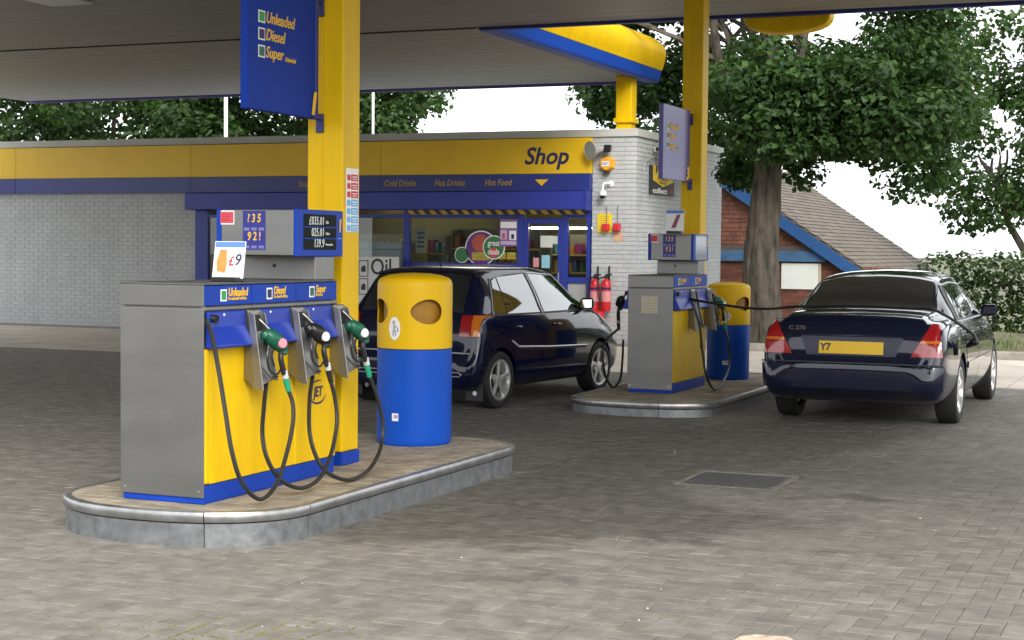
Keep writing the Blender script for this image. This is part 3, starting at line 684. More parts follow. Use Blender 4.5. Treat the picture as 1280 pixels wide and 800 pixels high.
# ------------------------------------------------------------------ price cards standing on the pump tops
def card(c, w, h, lean, yaw, label, art):
    t = thing('price_card', label, 'price card', c, yaw, group='price cards on pump tops')
    obj('holder', MB().box(-w*.42, w*.42, -.05, .05, 0, .028), M_blackp, t, bevel=.005, local=True)
    M = Matrix.Rotation(R(-lean), 4, 'X')
    def lp(mb, name, mt, par):
        mb.v = [tuple(M @ Vector(p)) for p in mb.v]; return obj(name, mb, mt, par, local=True)
    lp(MB().box(-w/2, w/2, -.002, .003, .02, h), 'card', M_white, t)
    lp(MB().box(-w/2+.004, w/2-.004, -.0035, -.0022, h*.85, h-.004), 'header_band', mat('card_blue', (.10, .22, .65), .5), t)
    if art:
        lp(MB().prism([(-w*.36, .06), (-w*.10, .05), (-w*.06, h*.45), (-w*.1, h*.78), (-w*.3, h*.80), (-w*.4, h*.5)], 'y', -.0035, -.0022), 'picture_patch', mat('tan_print', (.58, .27, .05), .5, var=.4, scale=40), t)
        ax = [M @ v for v in (Vector((1, 0, 0)), Vector((0, 0, 1)), Vector((0, -1, 0)))]
        text('£', .075, M_red, t, M @ Vector((w*.08, -.003, h*.50)), axes=ax, local=True, sx=.8, bold=.02)
        text('9', .095, M_navy, t, M @ Vector((w*.27, -.003, h*.53)), axes=ax, local=True, shear=.2, sx=.85, bold=.01)
        lp(MB().box(w*.15, w*.40, -.0032, -.0022, h*.24, h*.255), 'print_line', M_navy, t)
    else:
        lp(MB().prism([(-w*.2, .06), (w*.05, .06), (w*.3, h*.8), (w*.1, h*.8)], 'y', -.0035, -.0022), 'picture_patch', mat('plum_print', (.25, .05, .10), .5), t)
q = ony(284, 349, 7.72)
card((q.x, 7.72, H1+1.204), .19, .235, 12, R(8), 'white price card with a blue band in a black holder on the near pump', True)
card((-4.98, 16.05, H2+1.63), .19, .25, 6, R(6), 'white card with a plum stripe on top of the further pump', False)

# ================================================================== BINS
M_by = mat('bin_yellow', (.74, .455, .003), .45, var=.08, scale=3, spec=.25)
M_bb = mat('bin_blue', (.004, .072, .46), .45, var=.10, scale=3, spec=.25)
def cyl_patch(cx, cy, r, az, z, w, h, ell=False, n=10, t=.0015):
    mb = MB(); vs = []; fs = []
    if ell:
        vs.append((cx+(r+t)*math.cos(az), cy+(r+t)*math.sin(az), z))
        for i in range(24):
            a = 2*math.pi*i/24; q = az+w/2*math.cos(a)/r; vs.append((cx+(r+t)*math.cos(q), cy+(r+t)*math.sin(q), z+h/2*math.sin(a)))
        fs = [(0, 1+i, 1+(i+1) % 24) for i in range(24)]
    else:
        for i in range(n+1):
            q = az-w/2/r+w/r*i/n
            for zz in (z-h/2, z+h/2): vs.append((cx+(r+t)*math.cos(q), cy+(r+t)*math.sin(q), zz))
        fs = [(2*i, 2*i+2, 2*i+3, 2*i+1) for i in range(n)]
    return mb.add(vs, fs, True)
def bin_(cx, cy, zb, k, az0, stick, low, label, holes):
    t = thing('litter_bin', label, 'litter bin', (cx, cy, zb), group='round litter bins')
    r = .27*k
    obj('base_drum', MB().lathe([(r*.965, 0), (r*.985, .012*k), (r*.99, .03*k), (r, .05*k), (r, .683*k), (r*.98, .685*k)], cx, cy, zb, 56), M_bb, t)
    obj('seam', MB().lathe([(r*.985, .684*k), (r*.985, .692*k)], cx, cy, zb, 56), M_dark, t)
    out = [(r, .69*k), (r*1.004, .70*k), (r*1.004, 1.13*k), (r*.995, 1.155*k), (r*.965, 1.178*k), (r*.90, 1.193*k), (r*.7, 1.212*k), (r*.4, 1.224*k), (0.001, 1.228*k)]
    inn = [(a*.965 if a > .01 else a, b-.008) for a, b in reversed(out[1:])]+[(r*.965, .69*k)]
    mb = MB().lathe(out+inn, cx, cy, zb, 56)
    mb.f = [f for f in mb.f if len(f) <= 4]; mb.sm = [True]*len(mb.f)
    n_ = 56; base_i = 0; last = len(mb.v)-n_
    mb.f += [(last+j, last+(j+1) % n_, (j+1) % n_, j) for j in range(n_)]; mb.sm += [False]*n_
    hood = obj('hood', mb, M_by, t)
    cut = MB()
    for i in holes:
        a = az0+i*math.pi/2; d = Vector((math.cos(a), math.sin(a), 0)); sd_ = Vector((-d.y, d.x, 0)); zz = zb+.955*k
        ring = []
        for j in range(28):
            b = 2*math.pi*j/28; ww = .118*k*(1 if math.cos(b) > 0 else 1); up_ = .088*k*(1+.12*math.cos(b))
            ring.append(sd_*ww*math.cos(b)+Vector((0, 0, up_*math.sin(b))))
        c0 = Vector((cx, cy, zz))
        cut.hexa([c0+d*r*.55+p for p in ring], [c0+d*r*1.4+p for p in ring])
    co = obj('cut', cut, M_by); 
    hood.modifiers.new('b', 'BOOLEAN').object = co; hood.modifiers['b'].solver = 'EXACT'
    # cutter is in world space: give it the same frame as the hood
    bpy.context.view_layer.update()
    me = bpy.data.meshes.new_from_object(hood.evaluated_get(bpy.context.evaluated_depsgraph_get()))
    hood.modifiers.clear(); hood.data = me; bpy.data.objects.remove(co)
    obj('liner', MB().lathe([(r*.80, .08*k), (r*.83, 1.06*k), (r*.80, 1.06*k), (r*.77, .1*k)], cx, cy, zb, 40), mat('liner_brown', (.36, .17, .01), .6, var=.3, scale=9), t)
    az, z, w_, h_ = stick
    s_ = obj('sticker', cyl_patch(cx, cy, r*1.004, az, zb+z*k, w_*k, h_*k, True), M_white, t)
    fg = mat('sticker_grey', (.30, .33, .42), .6)
    a1 = az
    for (du, dz, ww, hh) in ((-.005, .045, .022, .022), (-.002, .005, .016, .055), (.014, .012, .02, .010), (-.010, -.035, .010, .04), (.008, -.035, .010, .04), (.025, -.01, .012, .03)):
        obj('sticker_figure', cyl_patch(cx, cy, r*1.004+.0016, a1+du*k/r, zb+(z+dz)*k, ww*k, hh*k, False, 3, .0008), fg, s_)
    az, z, w_, h_ = low
    s_ = obj('maker_plate', cyl_patch(cx, cy, r, az, zb+z*k, w_*k, h_*k), M_white, t)
    obj('plate_print', cyl_patch(cx, cy, r+.0016, az+.006/r, zb+z*k+.004, w_*k*.6, h_*k*.42, False, 3, .0008), fg, s_)
    return t
A1 = R(-63.5)
bin_(-5.16, 10.36, H1, 1.0, A1+R(19), (A1-R(32), .835, .095, .165), (A1-R(30), .205, .052, .055), 'round yellow-topped blue litter bin at the end of the near island', (0, 1, 3))
A2 = R(-74.7)
bin_(-4.86, 17.78, H2, .90, A2+R(45), (A2+R(-4), .80, .10, .10), (A2-R(6), .215, .08, .05), 'round yellow-topped blue litter bin behind the further pump', (0, 3))
# ================================================================== SHOP
M_wb = mat('white_painted_brick', (.46, .475, .48), .7, var=.15, scale=2.2, bump=.3, bscale=120, isl=.04, stretch=(1, 1, .35))
M_wm = mat('white_painted_joint', (.37, .38, .385), .85)
M_par = mat('parapet_sheet', (.50, .50, .47), .5, var=.12, scale=1.5)
M_fy = mat('fascia_yellow', (.78, .49, .004), .42, var=.08, scale=1.2)
M_fb = mat('fascia_dark_blue', (.014, .026, .20), .35, var=.10, scale=1.5)
M_sb = mat('shutter_box_blue', (.020, .035, .30), .4, var=.12, scale=1.5)
M_fr = mat('frame_blue', (.014, .030, .26), .4)
M_glass = glassmat('window_glass')
SY, SX = 25.4, -8.56
shop = thing('shop_building', 'low white brick shop with yellow and blue fascia and large glazed front', 'shop', (-13, SY, 0))
DB = 30.65
obj('side_wall', MB().box(SX-.22, SX-.006, SY+.006, DB, -.05, 3.5), M_wm, shop)
obj('front_pier', MB().box(-9.335, SX-.225, SY+.006, SY+.22, -.05, 3.5), M_wm, shop)
obj('left_wall', MB().box(-26, -17.27, SY+.006, SY+.22, -.05, 3.5), M_wm, shop)
obj('rear_wall', MB().box(-26, SX-.225, DB-.2, DB, -.05, 3.5), mat('interior_cream', (.22, .20, .13), .8), shop)
obj('lintel', MB().box(-17.265, -9.34, SY+.02, SY+.22, 2.262, 3.48), M_wm, shop)
obj('floor', MB().box(-26, SX-.225, SY, DB-.2, -.04, .02), mat('shop_floor', (.22, .20, .17), .4), shop)
obj('ceiling', MB().box(-26, SX-.225, SY+.225, DB-.205, 2.62, 2.66), mat('shop_ceiling', (.22, .20, .14), .8), shop)
obj('inner_wall', MB().box(-17.3, -17.2, SY+.23, DB-.21, .02, 2.6), MATS['interior_cream'], shop)
obj('roof', MB().box(-26, SX-.01, SY+.01, DB, 3.5, 3.52), M_roof, shop)
pp = MB()
obj('parapet', MB().box(-26, SX+.03, SY-.03, SY+.12, 3.484, 3.613), M_par, shop, bevel=.008)
obj('parapet', MB().box(SX-.12, SX+.03, SY+.122, DB+.03, 3.484, 3.613), M_par, shop, bevel=.008)
# brickwork
def brick_proto(name, l, h, d):
    c = .004; a, b = l/2, h/2
    v = [(-a, 0, -b), (a, 0, -b), (a, 0, b), (-a, 0, b)]; v += [(x, -d+.002, z) for x, y, z in v[:4]]; v += [(x*(a-c)/a, -d, z*(b-c)/b) for x, y, z in v[:4]]
    f = [(8, 9, 10, 11)]
    for k in (0, 4): f += [(k+i, k+(i+1) % 4, k+4+(i+1) % 4, k+4+i) for i in range(4)]
    return v, f
BV, BF = brick_proto('brick', .215, .064, .008)
bme = bpy.data.meshes.new('brick'); bme.from_pydata(BV, [], BF); bme.materials.append(M_wb)
cnt = 0; far = MB()
def course(x_or_y, a, b, side, indiv, zmax=3.48):
    global cnt
    for j in range(int(zmax/.075)):
        z = .01+j*.075+.0375; o_ = .1125 if j % 2 else 0
        s_ = a-o_
        while s_ < b-.02:
            lo, hi = max(a, s_+.005), min(b, s_+.220); s_ += .225
            if hi-lo < .03: continue
            c = (lo+hi)/2; k = (hi-lo)/.215
            if indiv and cnt < 300 and (side == 'f' or lo < a+.62):
                ob = bpy.data.objects.new('brick', bme); ob.scale = (k, 1, 1)
                if side == 'f': ob.location = (c, x_or_y, z)
                else: ob.location = (x_or_y, c, z); ob.rotation_euler = (0, 0, R(90))
                ob.location = xf(shop).inverted() @ Vector(ob.location); place(ob, shop); cnt += 1
            else:
                if side == 'f': far.add([(c+x*k, x_or_y+y, z+zz) for x, y, zz in BV], BF)
                else: far.add([(x_or_y-y, c+x*k, z+zz) for x, y, zz in BV], BF)
course(SY+.006, -9.335, SX, 'f', True)
course(SX-.006, SY+.0, DB, 's', True)
course(SY+.006, -26, -17.27, 'f', False)
obj('bricks', far, M_wb, shop, kind='stuff')
# fascia boards, split in panels
for a, b in ((-25.5, -21.4), (-21.4, -17.3), (-17.3, -13.3), (-13.3, -9.335)):
    obj('fascia_board', MB().box(a+.003, b-.003, SY-.10, SY+.015, 2.873, 3.47), M_fy, shop, bevel=.004)
    obj('fascia_strip', MB().box(a+.003, b-.003, SY-.12, SY+.015, 2.582, 2.871), M_fb, shop, bevel=.004)
obj('shutter_box', MB().box(-17.35, -9.36, SY-.24, SY+.01, 2.262, 2.572), M_sb, shop, bevel=.012)
obj('shutter_box_end', MB().box(-9.385, -9.345, SY-.26, SY+.012, 2.25, 2.578), M_fr, shop, bevel=.004)
AXf = '-y'
zt = 2.725
def fw_(px): return ony(px, 228, SY-.12).x
for wd_, px in (('Snacks', 383), ('Cold Drinks', 500), ('Hot Drinks', 562), ('Hot Food', 622.5)):
    text(wd_, .155, mat('dull_yellow_print', (.48, .30, .03), .5), shop, (fw_(px), SY-.1215, zt), '-y', shear=.2, bold=.012, sx=.82)
ar = fw_(677); obj('arrow_mark', MB().prism([(ar-.12, zt+.05), (ar, zt-.06), (ar+.12, zt+.05)], 'y', SY-.123, SY-.1205), M_ytext, shop)
a, b = ony(653, 200, SY-.10).x, ony(712, 200, SY-.10).x
sh = text('Shop', .40, M_navy, shop, ((a+b)/2, SY-.1015, 3.16), '-y', shear=.24, bold=.022, sx=1.0)
# hazard-striped bottom rail of the shutter
def stripes(name, c1, c2, sc, ang):
    M = bpy.data.materials.new(name); M.use_nodes = True; n = M.node_tree.nodes; l = M.node_tree.links; b = n['Principled BSDF']; b.inputs['Roughness'].default_value = .5
    g = n.new('ShaderNodeNewGeometry'); mp = n.new('ShaderNodeMapping'); mp.inputs['Rotation'].default_value = (0, R(ang), 0); l.new(g.outputs['Position'], mp.inputs[0])
    wv = n.new('ShaderNodeTexWave'); wv.wave_profile = 'SIN'; wv.inputs['Scale'].default_value = sc; wv.bands_direction = 'X'; l.new(mp.outputs[0], wv.inputs['Vector'])
    rp = n.new('ShaderNodeValToRGB'); rp.color_ramp.interpolation = 'CONSTANT'; rp.color_ramp.elements[0].color = (*c1, 1); rp.color_ramp.elements[1].position = .5; rp.color_ramp.elements[1].color = (*c2, 1)
    l.new(wv.outputs['Fac'], rp.inputs[0]); l.new(rp.outputs[0], b.inputs['Base Color']); return M
obj('shutter_rail', MB().box(-12.76, -9.40, SY-.10, SY-.06, 2.185, 2.259), stripes('hazard_stripes', (.02, .02, .02), (.55, .34, .02), 2.1, 45), shop)
# blue framing; front openings between the left wall and the pier
def fbox(x0, x1, z0, z1, y=SY-.02, d=.09, nm='window_frame', mt=None): return obj(nm, MB().box(x0, x1, y, y+d, z0, z1), mt or M_fr, shop, bevel=.004)
for x0, x1 in ((-17.26, -16.98), (-16.62, -16.52), (-15.3, -15.2), (-13.92, -13.82), (-12.885, -12.765), (-10.69, -10.575), (-9.86, -9.76), (-9.42, -9.36)):
    fbox(x0, x1, .0, 2.259)
for x0, x1, zs in ((-16.98, -16.62, .25), (-16.52, -15.3, .25), (-15.2, -13.92, .6), (-13.82, -12.885, .6), (-12.765, -10.69, 1.24), (-9.76, -9.42, 1.02)):
    fbox(x0+.001, x1-.001, zs, zs+.10, SY-.015, .08); fbox(x0+.001, x1-.001, 2.12, 2.18, SY-.015, .08)
    obj('stall_riser', MB().box(x0+.001, x1-.001, SY+.01, SY+.06, .0, zs-.001), M_fr if zs > 1.1 else mat('grey_riser', (.38, .38, .37), .6, var=.1), shop)
    obj('window_pane', MB().box(x0+.002, x1-.002, SY+.022, SY+.030, zs+.101, 2.119), M_glass, shop)
# glazed door
dr_ = obj('door', MB().box(-10.573, -10.49, SY-.012, SY+.05, .02, 2.12).box(-9.945, -9.862, SY-.012, SY+.05, .02, 2.12).box(-10.488, -9.947, SY-.012, SY+.05, 2.03, 2.12).box(-10.488, -9.947, SY-.012, SY+.05, 1.04, 1.13).box(-10.488, -9.947, SY-.012, SY+.05, .02, .25), M_fr, shop, bevel=.003)
obj('door_glass', MB().box(-10.487, -9.948, SY+.012, SY+.02, 1.132, 2.028).box(-10.487, -9.948, SY+.012, SY+.02, .252, 1.038), M_glass, dr_)
obj('door_handle', MB().tube([(-9.90, SY-.02, .95), (-9.90, SY-.07, .97), (-9.90, SY-.07, 1.2), (-9.90, SY-.02, 1.22)], .012, 8), M_chrome, dr_)
# lit tubes inside
M_tube = mat('lit_tube', (1, 1, .8), .5, em=(1., .90, .55), ems=9.)
for (xa, xb, y) in ((-10.9, -9.35, 26.45), (-15.4, -13.2, 27.2), (-11.6, -9.2, 29.4), (-15.8, -13.6, 29.4)):
    zl = 2.6 if y > 26.8 else 2.02
    l_ = thing('ceiling_tube_light', 'lit fluorescent tube light %s inside the shop' % ('over the shelves behind the door' if y < 26.8 else 'left of the window bay' if y < 28 else 'at the back on the right' if xa > -13 else 'at the back on the left'), 'light', ((xa+xb)/2, y, zl), group='shop tube lights')
    obj('batten', MB().box(xa, xb, y-.05, y+.05, zl-.03, zl+.015), M_white, l_); obj('tube', MB().tube([(xa+.03, y, zl-.055), (xb-.03, y, zl-.055)], .018, 8), M_tube, l_)
# shelving with goods behind the glass
PC = [(.55, .04, .03), (.62, .42, .03), (.05, .12, .45), (.60, .58, .52), (.08, .30, .08), (.55, .20, .03), (.30, .03, .20), (.10, .35, .45), (.58, .50, .30)]
PM = [mat('package_%s' % n_, c, .45, var=.35, scale=30) for n_, c in zip(('red', 'yellow', 'blue', 'white', 'green', 'orange', 'plum', 'teal', 'cream'), PC)]
M_shelf = mat('shelf_grey', (.20, .19, .17), .5)
CN = ('red', 'yellow', 'blue', 'white', 'green', 'orange', 'plum', 'teal', 'cream')
ORD = ('first', 'second', 'third', 'fourth', 'fifth', 'sixth', 'seventh', 'eighth', 'ninth', 'tenth', 'eleventh', 'twelfth', 'thirteenth', 'fourteenth', 'fifteenth', 'sixteenth', 'seventeenth', 'eighteenth', 'nineteenth', 'twentieth', 'twenty-first', 'twenty-second', 'twenty-third', 'twenty-fourth', 'twenty-fifth')
def shelf(x0, x1, y, zs, where, seed):
    rr = random.Random(seed)
    t = thing('shelf_unit', 'grey shop shelving unit %s' % where, 'shelf', ((x0+x1)/2, y, .02), group='shop shelves')
    obj('back_panel', MB().box(x0, x1, y+.30, y+.32, .02, zs[-1]+.35), M_shelf, t)
    for x in (x0, x1-.03): obj('upright', MB().box(x, x+.03, y-.01, y+.30, .02, zs[-1]+.33), M_shelf, t)
    lit = mat('price_rail', (.55, .45, .12), .5)
    for iz, z in enumerate(zs):
        s_ = obj('shelf_board', MB().box(x0+.031, x1-.031, y, y+.299, z-.02, z), M_shelf, t)
        obj('price_rail', MB().box(x0+.031, x1-.031, y-.012, y-.001, z-.035, z-.001), lit, s_)
        x = x0+.05; kk = 0
        while x < x1-.14:
            w_ = rr.uniform(.07, .15); h_ = rr.uniform(.13, .26); c = rr.randrange(9)
            if rr.random() < .85:
                tall = 'bottle' if rr.random() < .4 else 'packet'
                if tall == 'bottle': mb = MB().lathe([(w_*.38, 0), (w_*.4, .01), (w_*.4, h_*.65), (w_*.16, h_*.85), (w_*.16, h_), (0, h_)], x+w_/2, y+.1, z, 10)
                else: mb = MB().box(x+.004, x+w_-.004, y+.02, y+.2, z, z+h_)
                g_ = obj(tall, mb, PM[c], bevel=0 if tall == 'bottle' else .006, seg=1)
                kk += 1
                tag(g_, '%s %s, %s from the left on the %s shelf %s' % (CN[c], tall, ORD[kk-1], ('lowest', 'second', 'third', 'fourth', 'fifth')[iz], where), tall, 'goods %s' % where)
            x += w_+rr.uniform(.0, .02)
shelf(-10.55, -9.3, 26.6, (.55, .87, 1.19, 1.51), 'behind the shop door', 3)
shelf(-12.7, -10.9, 27.0, (.9, 1.25, 1.6), 'behind the main shop window', 5)
shelf(-15.2, -13.0, 27.4, (.7, 1.1, 1.5), 'behind the left window bay', 9)
# posters and vinyls fixed inside the main window
def disc(name, x, z, r, mt, y, par, n=32): return obj(name, MB().prism([(x+r*math.cos(2*math.pi*i/n), z+r*math.sin(2*math.pi*i/n)) for i in range(n)], 'y', y, y+.003), mt, par)
wy = SY+.012
q0 = ony(601, 308, SY)
vn = thing('window_vinyl', 'cluster of round purple and green offer stickers in the shop window', 'sticker', (q0.x, wy, q0.z-.3))
disc('rim', q0.x, q0.z-.03, .305, M_white, wy, vn); disc('purple_disc', q0.x, q0.z-.03, .285, mat('purple_print', (.13, .03, .20), .5, var=.3, scale=6), wy-.004, vn)
disc('red_patch', q0.x-.02, q0.z+.06, .15, mat('brick_red_print', (.40, .08, .05), .5), wy-.008, vn)
obj('yellow_patch', MB().box(q0.x-.17, q0.x+.17, wy-.0085, wy-.0045, q0.z-.24, q0.z-.10), mat('mustard_print', (.42, .33, .04), .5, var=.4, scale=20), vn)
q1 = ony(616, 307, SY); disc('rim', q1.x+.02, q1.z-.03, .21, M_white, wy-.012, vn); disc('green_disc', q1.x+.02, q1.z-.03, .19, mat('green_print', (.03, .16, .05), .5), wy-.016, vn)
disc('red_disc', q1.x+.02, q1.z-.12, .085, M_redlab, wy-.019, vn)
text('great', .14, M_white, vn, (q1.x+.02, wy-.017, q1.z+.04), '-y', bold=.01, sx=.8); text('deals', .14, M_white, vn, (q1.x+.02, wy-.0205, q1.z-.11), '-y', bold=.01, sx=.8)
q2 = ony(577, 315, SY); disc('rim', q2.x, q2.z-.05, .14, M_white, wy, vn); disc('green_disc', q2.x, q2.z-.05, .125, mat('green_print', (.03, .16, .05), .5), wy-.004, vn)
q3 = ony(636, 292, SY)
po = thing('window_poster', 'tall purple price poster hanging in the shop window beside the door', 'poster', (q3.x, wy, q3.z-.3))
obj('sheet', MB().box(q3.x-.165, q3.x+.165, wy-.0245, wy-.021, q3.z-.22, q3.z+.25), mat('purple_poster', (.22, .10, .30), .5), po)
for (dx, dz, w_, h_, mt) in ((0, .15, .30, .11, M_white), (-.09, -.02, .12, .16, mat('lilac_print2', (.5, .42, .6), .5)), (.08, -.03, .13, .16, M_white), (-.09, -.04, .05, .09, M_redlab), (.08, -.05, .05, .08, M_navy), (0, -.16, .28, .06, mat('lilac_print2', (.5, .42, .6), .5))):
    obj('print_block', MB().box(q3.x+dx-w_/2, q3.x+dx+w_/2, wy-.028 if w_ > .06 else wy-.031, wy-.025 if w_ > .06 else wy-.0285, q3.z+dz-h_/2, q3.z+dz+h_/2), mt, po)
q4 = ony(634, 319, SY)
ob = thing('offer_strip', 'mustard offer strip along the bottom of the shop window', 'sticker', (q4.x, wy, q4.z))
for k in range(3): obj('strip_panel', MB().box(q4.x-.20+k*.19, q4.x-.03+k*.19, wy-.004, wy, q4.z-.07, q4.z+.05), MATS['mustard_print'], ob)
q5 = ony(526, 309, SY+.3)
nt_ = thing('counter_notice', 'white notice standing on the window ledge left of the round stickers', 'notice', (q5.x, SY+.3, 1.34))
obj('sheet', MB().box(q5.x-.10, q5.x+.10, SY+.30, SY+.304, 1.50, 1.96), mat('notice_white', (.62, .62, .58), .6), nt_)
for k in range(4): obj('print_block', MB().box(q5.x-.07, q5.x+.07, SY+.297, SY+.2995, 1.60+k*.08, 1.635+k*.08), mat('notice_grey', (.15, .15, .15), .6), nt_)
obj('stand', MB().box(q5.x-.15, q5.x+.14, SY+.28, SY+.36, 1.34, 1.50), mat('mustard_stand', (.40, .28, .03), .5, var=.4, scale=18), nt_)
ct = thing('window_counter', 'grey counter ledge running behind the main shop window', 'counter', (-11.7, SY+.45, 0))
obj('worktop', MB().box(-12.75, -10.75, SY+.24, SY+.75, 1.30, 1.34), M_shelf, ct); obj('front', MB().box(-12.75, -10.75, SY+.28, SY+.70, .02, 1.299), mat('counter_front', (.10, .10, .11), .6), ct)
for k in range(6):
    xx = -12.25+k*.17; g_ = obj('display_box', MB().box(xx, xx+.13, SY+.27, SY+.42, 1.342, 1.40+rnd.uniform(.02, .09)), mat('dull_grey_box', (.22, .22, .19), .6, var=.4, scale=15), bevel=.004)
    tag(g_, '%s small grey display box from the left on the window counter' % ('first', 'second', 'third', 'fourth', 'fifth', 'sixth')[k], 'box', 'boxes on the window counter')
# notices on the door glass
q = ony(682, 300, SY-.02)
dn = thing('door_notice', 'pale paper notices stuck to the glass of the shop door', 'notice', (q.x, SY+.005, q.z-.3))
for (px, py, w_, h_, mt) in ((683, 302, .22, .20, mat('paper_grey', (.55, .57, .55), .6)), (682, 327, .15, .22, mat('paper_cyan', (.25, .50, .62), .6)), (670, 328, .10, .16, mat('paper_pink', (.60, .25, .28), .6)), (694, 300, .10, .13, mat('paper_grey', (.55, .57, .55), .6))):
    c = ony(px, py, SY); obj('sheet', MB().box(c.x-w_/2, c.x+w_/2, SY+.004, SY+.0075+w_*.01, c.z-h_/2, c.z+h_/2), mt, dn)
# oil and air board in front of the left bay
q = ony(473, 345, SY-.35)
ob = thing('oil_board', 'white board with black pictograms reading Oil in front of the shop', 'sign', (q.x, SY-.35, 0))
bw, zb_, zt_ = .40, .35, 1.43
obj('board', MB().box(q.x-bw, q.x+bw, SY-.36, SY-.335, zb_, zt_), mat('board_white', (.66, .66, .64), .5), ob, bevel=.004)
for s_ in (-1, 1): obj('leg', MB().box(q.x+s_*.33-.025, q.x+s_*.33+.025, SY-.33, SY-.29, 0, 1.2), M_steel, ob)
xo = ony(466, 340, SY-.36).x
text('Oil', .40, M_blackp, ob, (ony(463, 345, SY-.36).x, SY-.3615, 1.24), '-y', align='LEFT', bold=.012, sx=.85); text('Air', .36, M_blackp, ob, (ony(463, 345, SY-.36).x, SY-.3615, .88), '-y', align='LEFT', bold=.012, sx=.85)
for zc in (1.22, .90):
    xx = ony(456, 345, SY-.36).x-.02
    g_ = obj('pictogram', MB().box(xx-.10, xx+.09, SY-.3625, SY-.3605, zc-.145, zc+.145), M_blackp, ob, bevel=.0)
    obj('pictogram_field', MB().box(xx-.085, xx+.075, SY-.3645, SY-.3627, zc-.13, zc+.13), MATS['board_white'], ob)
    obj('pictogram_shape', MB().prism([(xx-.05, zc-.06), (xx+.04, zc-.06), (xx+.04, zc+.03), (xx+.0, zc+.06), (xx-.05, zc+.02)], 'y', SY-.3665, SY-.3647), M_blackp, ob)
q = ony(470, 312, SY+.6)
fz = thing('ice_freezer', 'white chest freezer seen through the left window bay', 'freezer', (q.x, SY+.6, .02))
obj('cabinet', MB().box(q.x-.75, q.x+.65, SY+.35, SY+1.0, .02, 1.55), mat('freezer_white', (.62, .66, .68), .35), fz, bevel=.02); obj('lid', MB().box(q.x-.76, q.x+.66, SY+.34, SY+1.01, 1.552, 1.70), mat('freezer_lid', (.55, .60, .64), .2), fz, bevel=.02)

# ------------------------------------------------------------------ fittings on the brick pier
WY = SY-.004
q = ony(748, 191, WY)
t = thing('horn_speaker', 'grey horn loudspeaker on the pier beside the Shop fascia', 'speaker', (q.x, WY, q.z))
M_hg = mat('horn_grey', (.34, .35, .33), .5)
ax_ = Vector((-.50, -.80, -.15)).normalized(); c0 = Vector((q.x+.10, WY-.10, q.z+.06))
mb = MB(); mb.tube([c0+ax_*d for d in (0, .10, .18, .24, .26)], [.05, .07, .10, .15, .155], 24, cap=False); mb.tube([c0+ax_*d for d in (.255, .19, .12)], [.150, .10, .05], 24)
obj('horn', mb, M_hg, t); obj('driver', MB().tube([c0-ax_*.09, c0+ax_*.01], [.055, .06], 16), M_hg, t); obj('throat', MB().tube([c0+ax_*.12, c0+ax_*.20], [.035, .05], 14), mat('throat_dark', (.05, .055, .05), .6), t)
obj('bracket', MB().tube([c0, (c0.x, WY, c0.z+.02)], .014, 8), M_hg, t)
q = ony(763, 186, WY)
t = thing('floodlight', 'small black floodlight above the yellow alarm box', 'floodlight', (q.x, WY, q.z))
obj('housing', MB().hexa([(q.x-.07, WY-.16, q.z-.07), (q.x+.06, WY-.16, q.z-.07), (q.x+.05, WY-.08, q.z-.04), (q.x-.05, WY-.08, q.z-.04)], [(q.x-.07, WY-.13, q.z+.06), (q.x+.06, WY-.13, q.z+.06), (q.x+.05, WY-.06, q.z+.06), (q.x-.05, WY-.06, q.z+.06)]), M_blackp, t, bevel=.006)
obj('bracket', MB().tube([(q.x, WY-.08, q.z), (q.x-.02, WY, q.z-.02)], .012, 6), M_blackp, t)
q = ony(760, 205, WY)
t = thing('alarm_box', 'yellow hexagonal alarm box on the white brick pier', 'alarm box', (q.x, WY, q.z))
hx = [(q.x+.145*math.cos(R(a)), q.z+.145*math.sin(R(a))) for a in (30, 90, 150, 210, 270, 330)]; hx2 = [(x*.8+q.x*.2, z*.8+q.z*.2) for x, z in hx]
obj('case', MB().hexa([(x, WY-.10, z) for x, z in hx2], [(x, WY, z) for x, z in hx]), mat('alarm_amber', (.70, .32, .01), .35), t, bevel=.008)
obj('badge', MB().box(q.x-.07, q.x+.06, WY-.104, WY-.1005, q.z-.04, q.z+.04), M_white, t); text('ADT', .06, MATS['frame_blue'], t, (q.x-.005, WY-.1045, q.z), '-y', bold=.02)
obj('strobe', MB().lathe([(.06, 0), (.055, -.035), (0, -.045)], q.x, WY-.05, q.z-.125, n=14), mat('strobe_smoked', (.05, .03, .03), .2), t)
q = ony(759, 238, WY)
t = thing('dome_camera', 'white swan-neck dome camera on the brick pier', 'camera', (q.x, WY, q.z))
obj('arm', MB().tube(cr([(q.x+.07, WY, q.z+.11), (q.x+.04, WY-.10, q.z+.12), (q.x-.02, WY-.14, q.z+.10), (q.x-.03, WY-.14, q.z-.02)], 5), .018, 10), M_white, t)
obj('wall_plate', MB().lathe([(.05, 0), (.05, -.02), (.03, -.03)], q.x+.07, WY, q.z+.11, n=16, axis='y'), M_white, t)
obj('shroud', MB().lathe([(.03, .0), (.065, -.02), (.065, -.09), (.06, -.09)], q.x-.03, WY-.14, q.z, n=18), M_white, t)
obj('dome', MB().lathe([(.055, -.09), (.05, -.115), (.03, -.14), (.0, -.148)], q.x-.03, WY-.14, q.z, n=16), mat('smoked_dome', (.02, .02, .02), .1), t)
q = ony(756, 279, WY)
t = thing('fire_point_sign', 'yellow notice board on the pier behind two red fire bells', 'sign', (q.x, WY, q.z))
obj('board', MB().box(q.x-.13, q.x+.13, WY-.012, WY, q.z-.16, q.z+.16), mat('safety_yellow', (.72, .55, .02), .5), t)
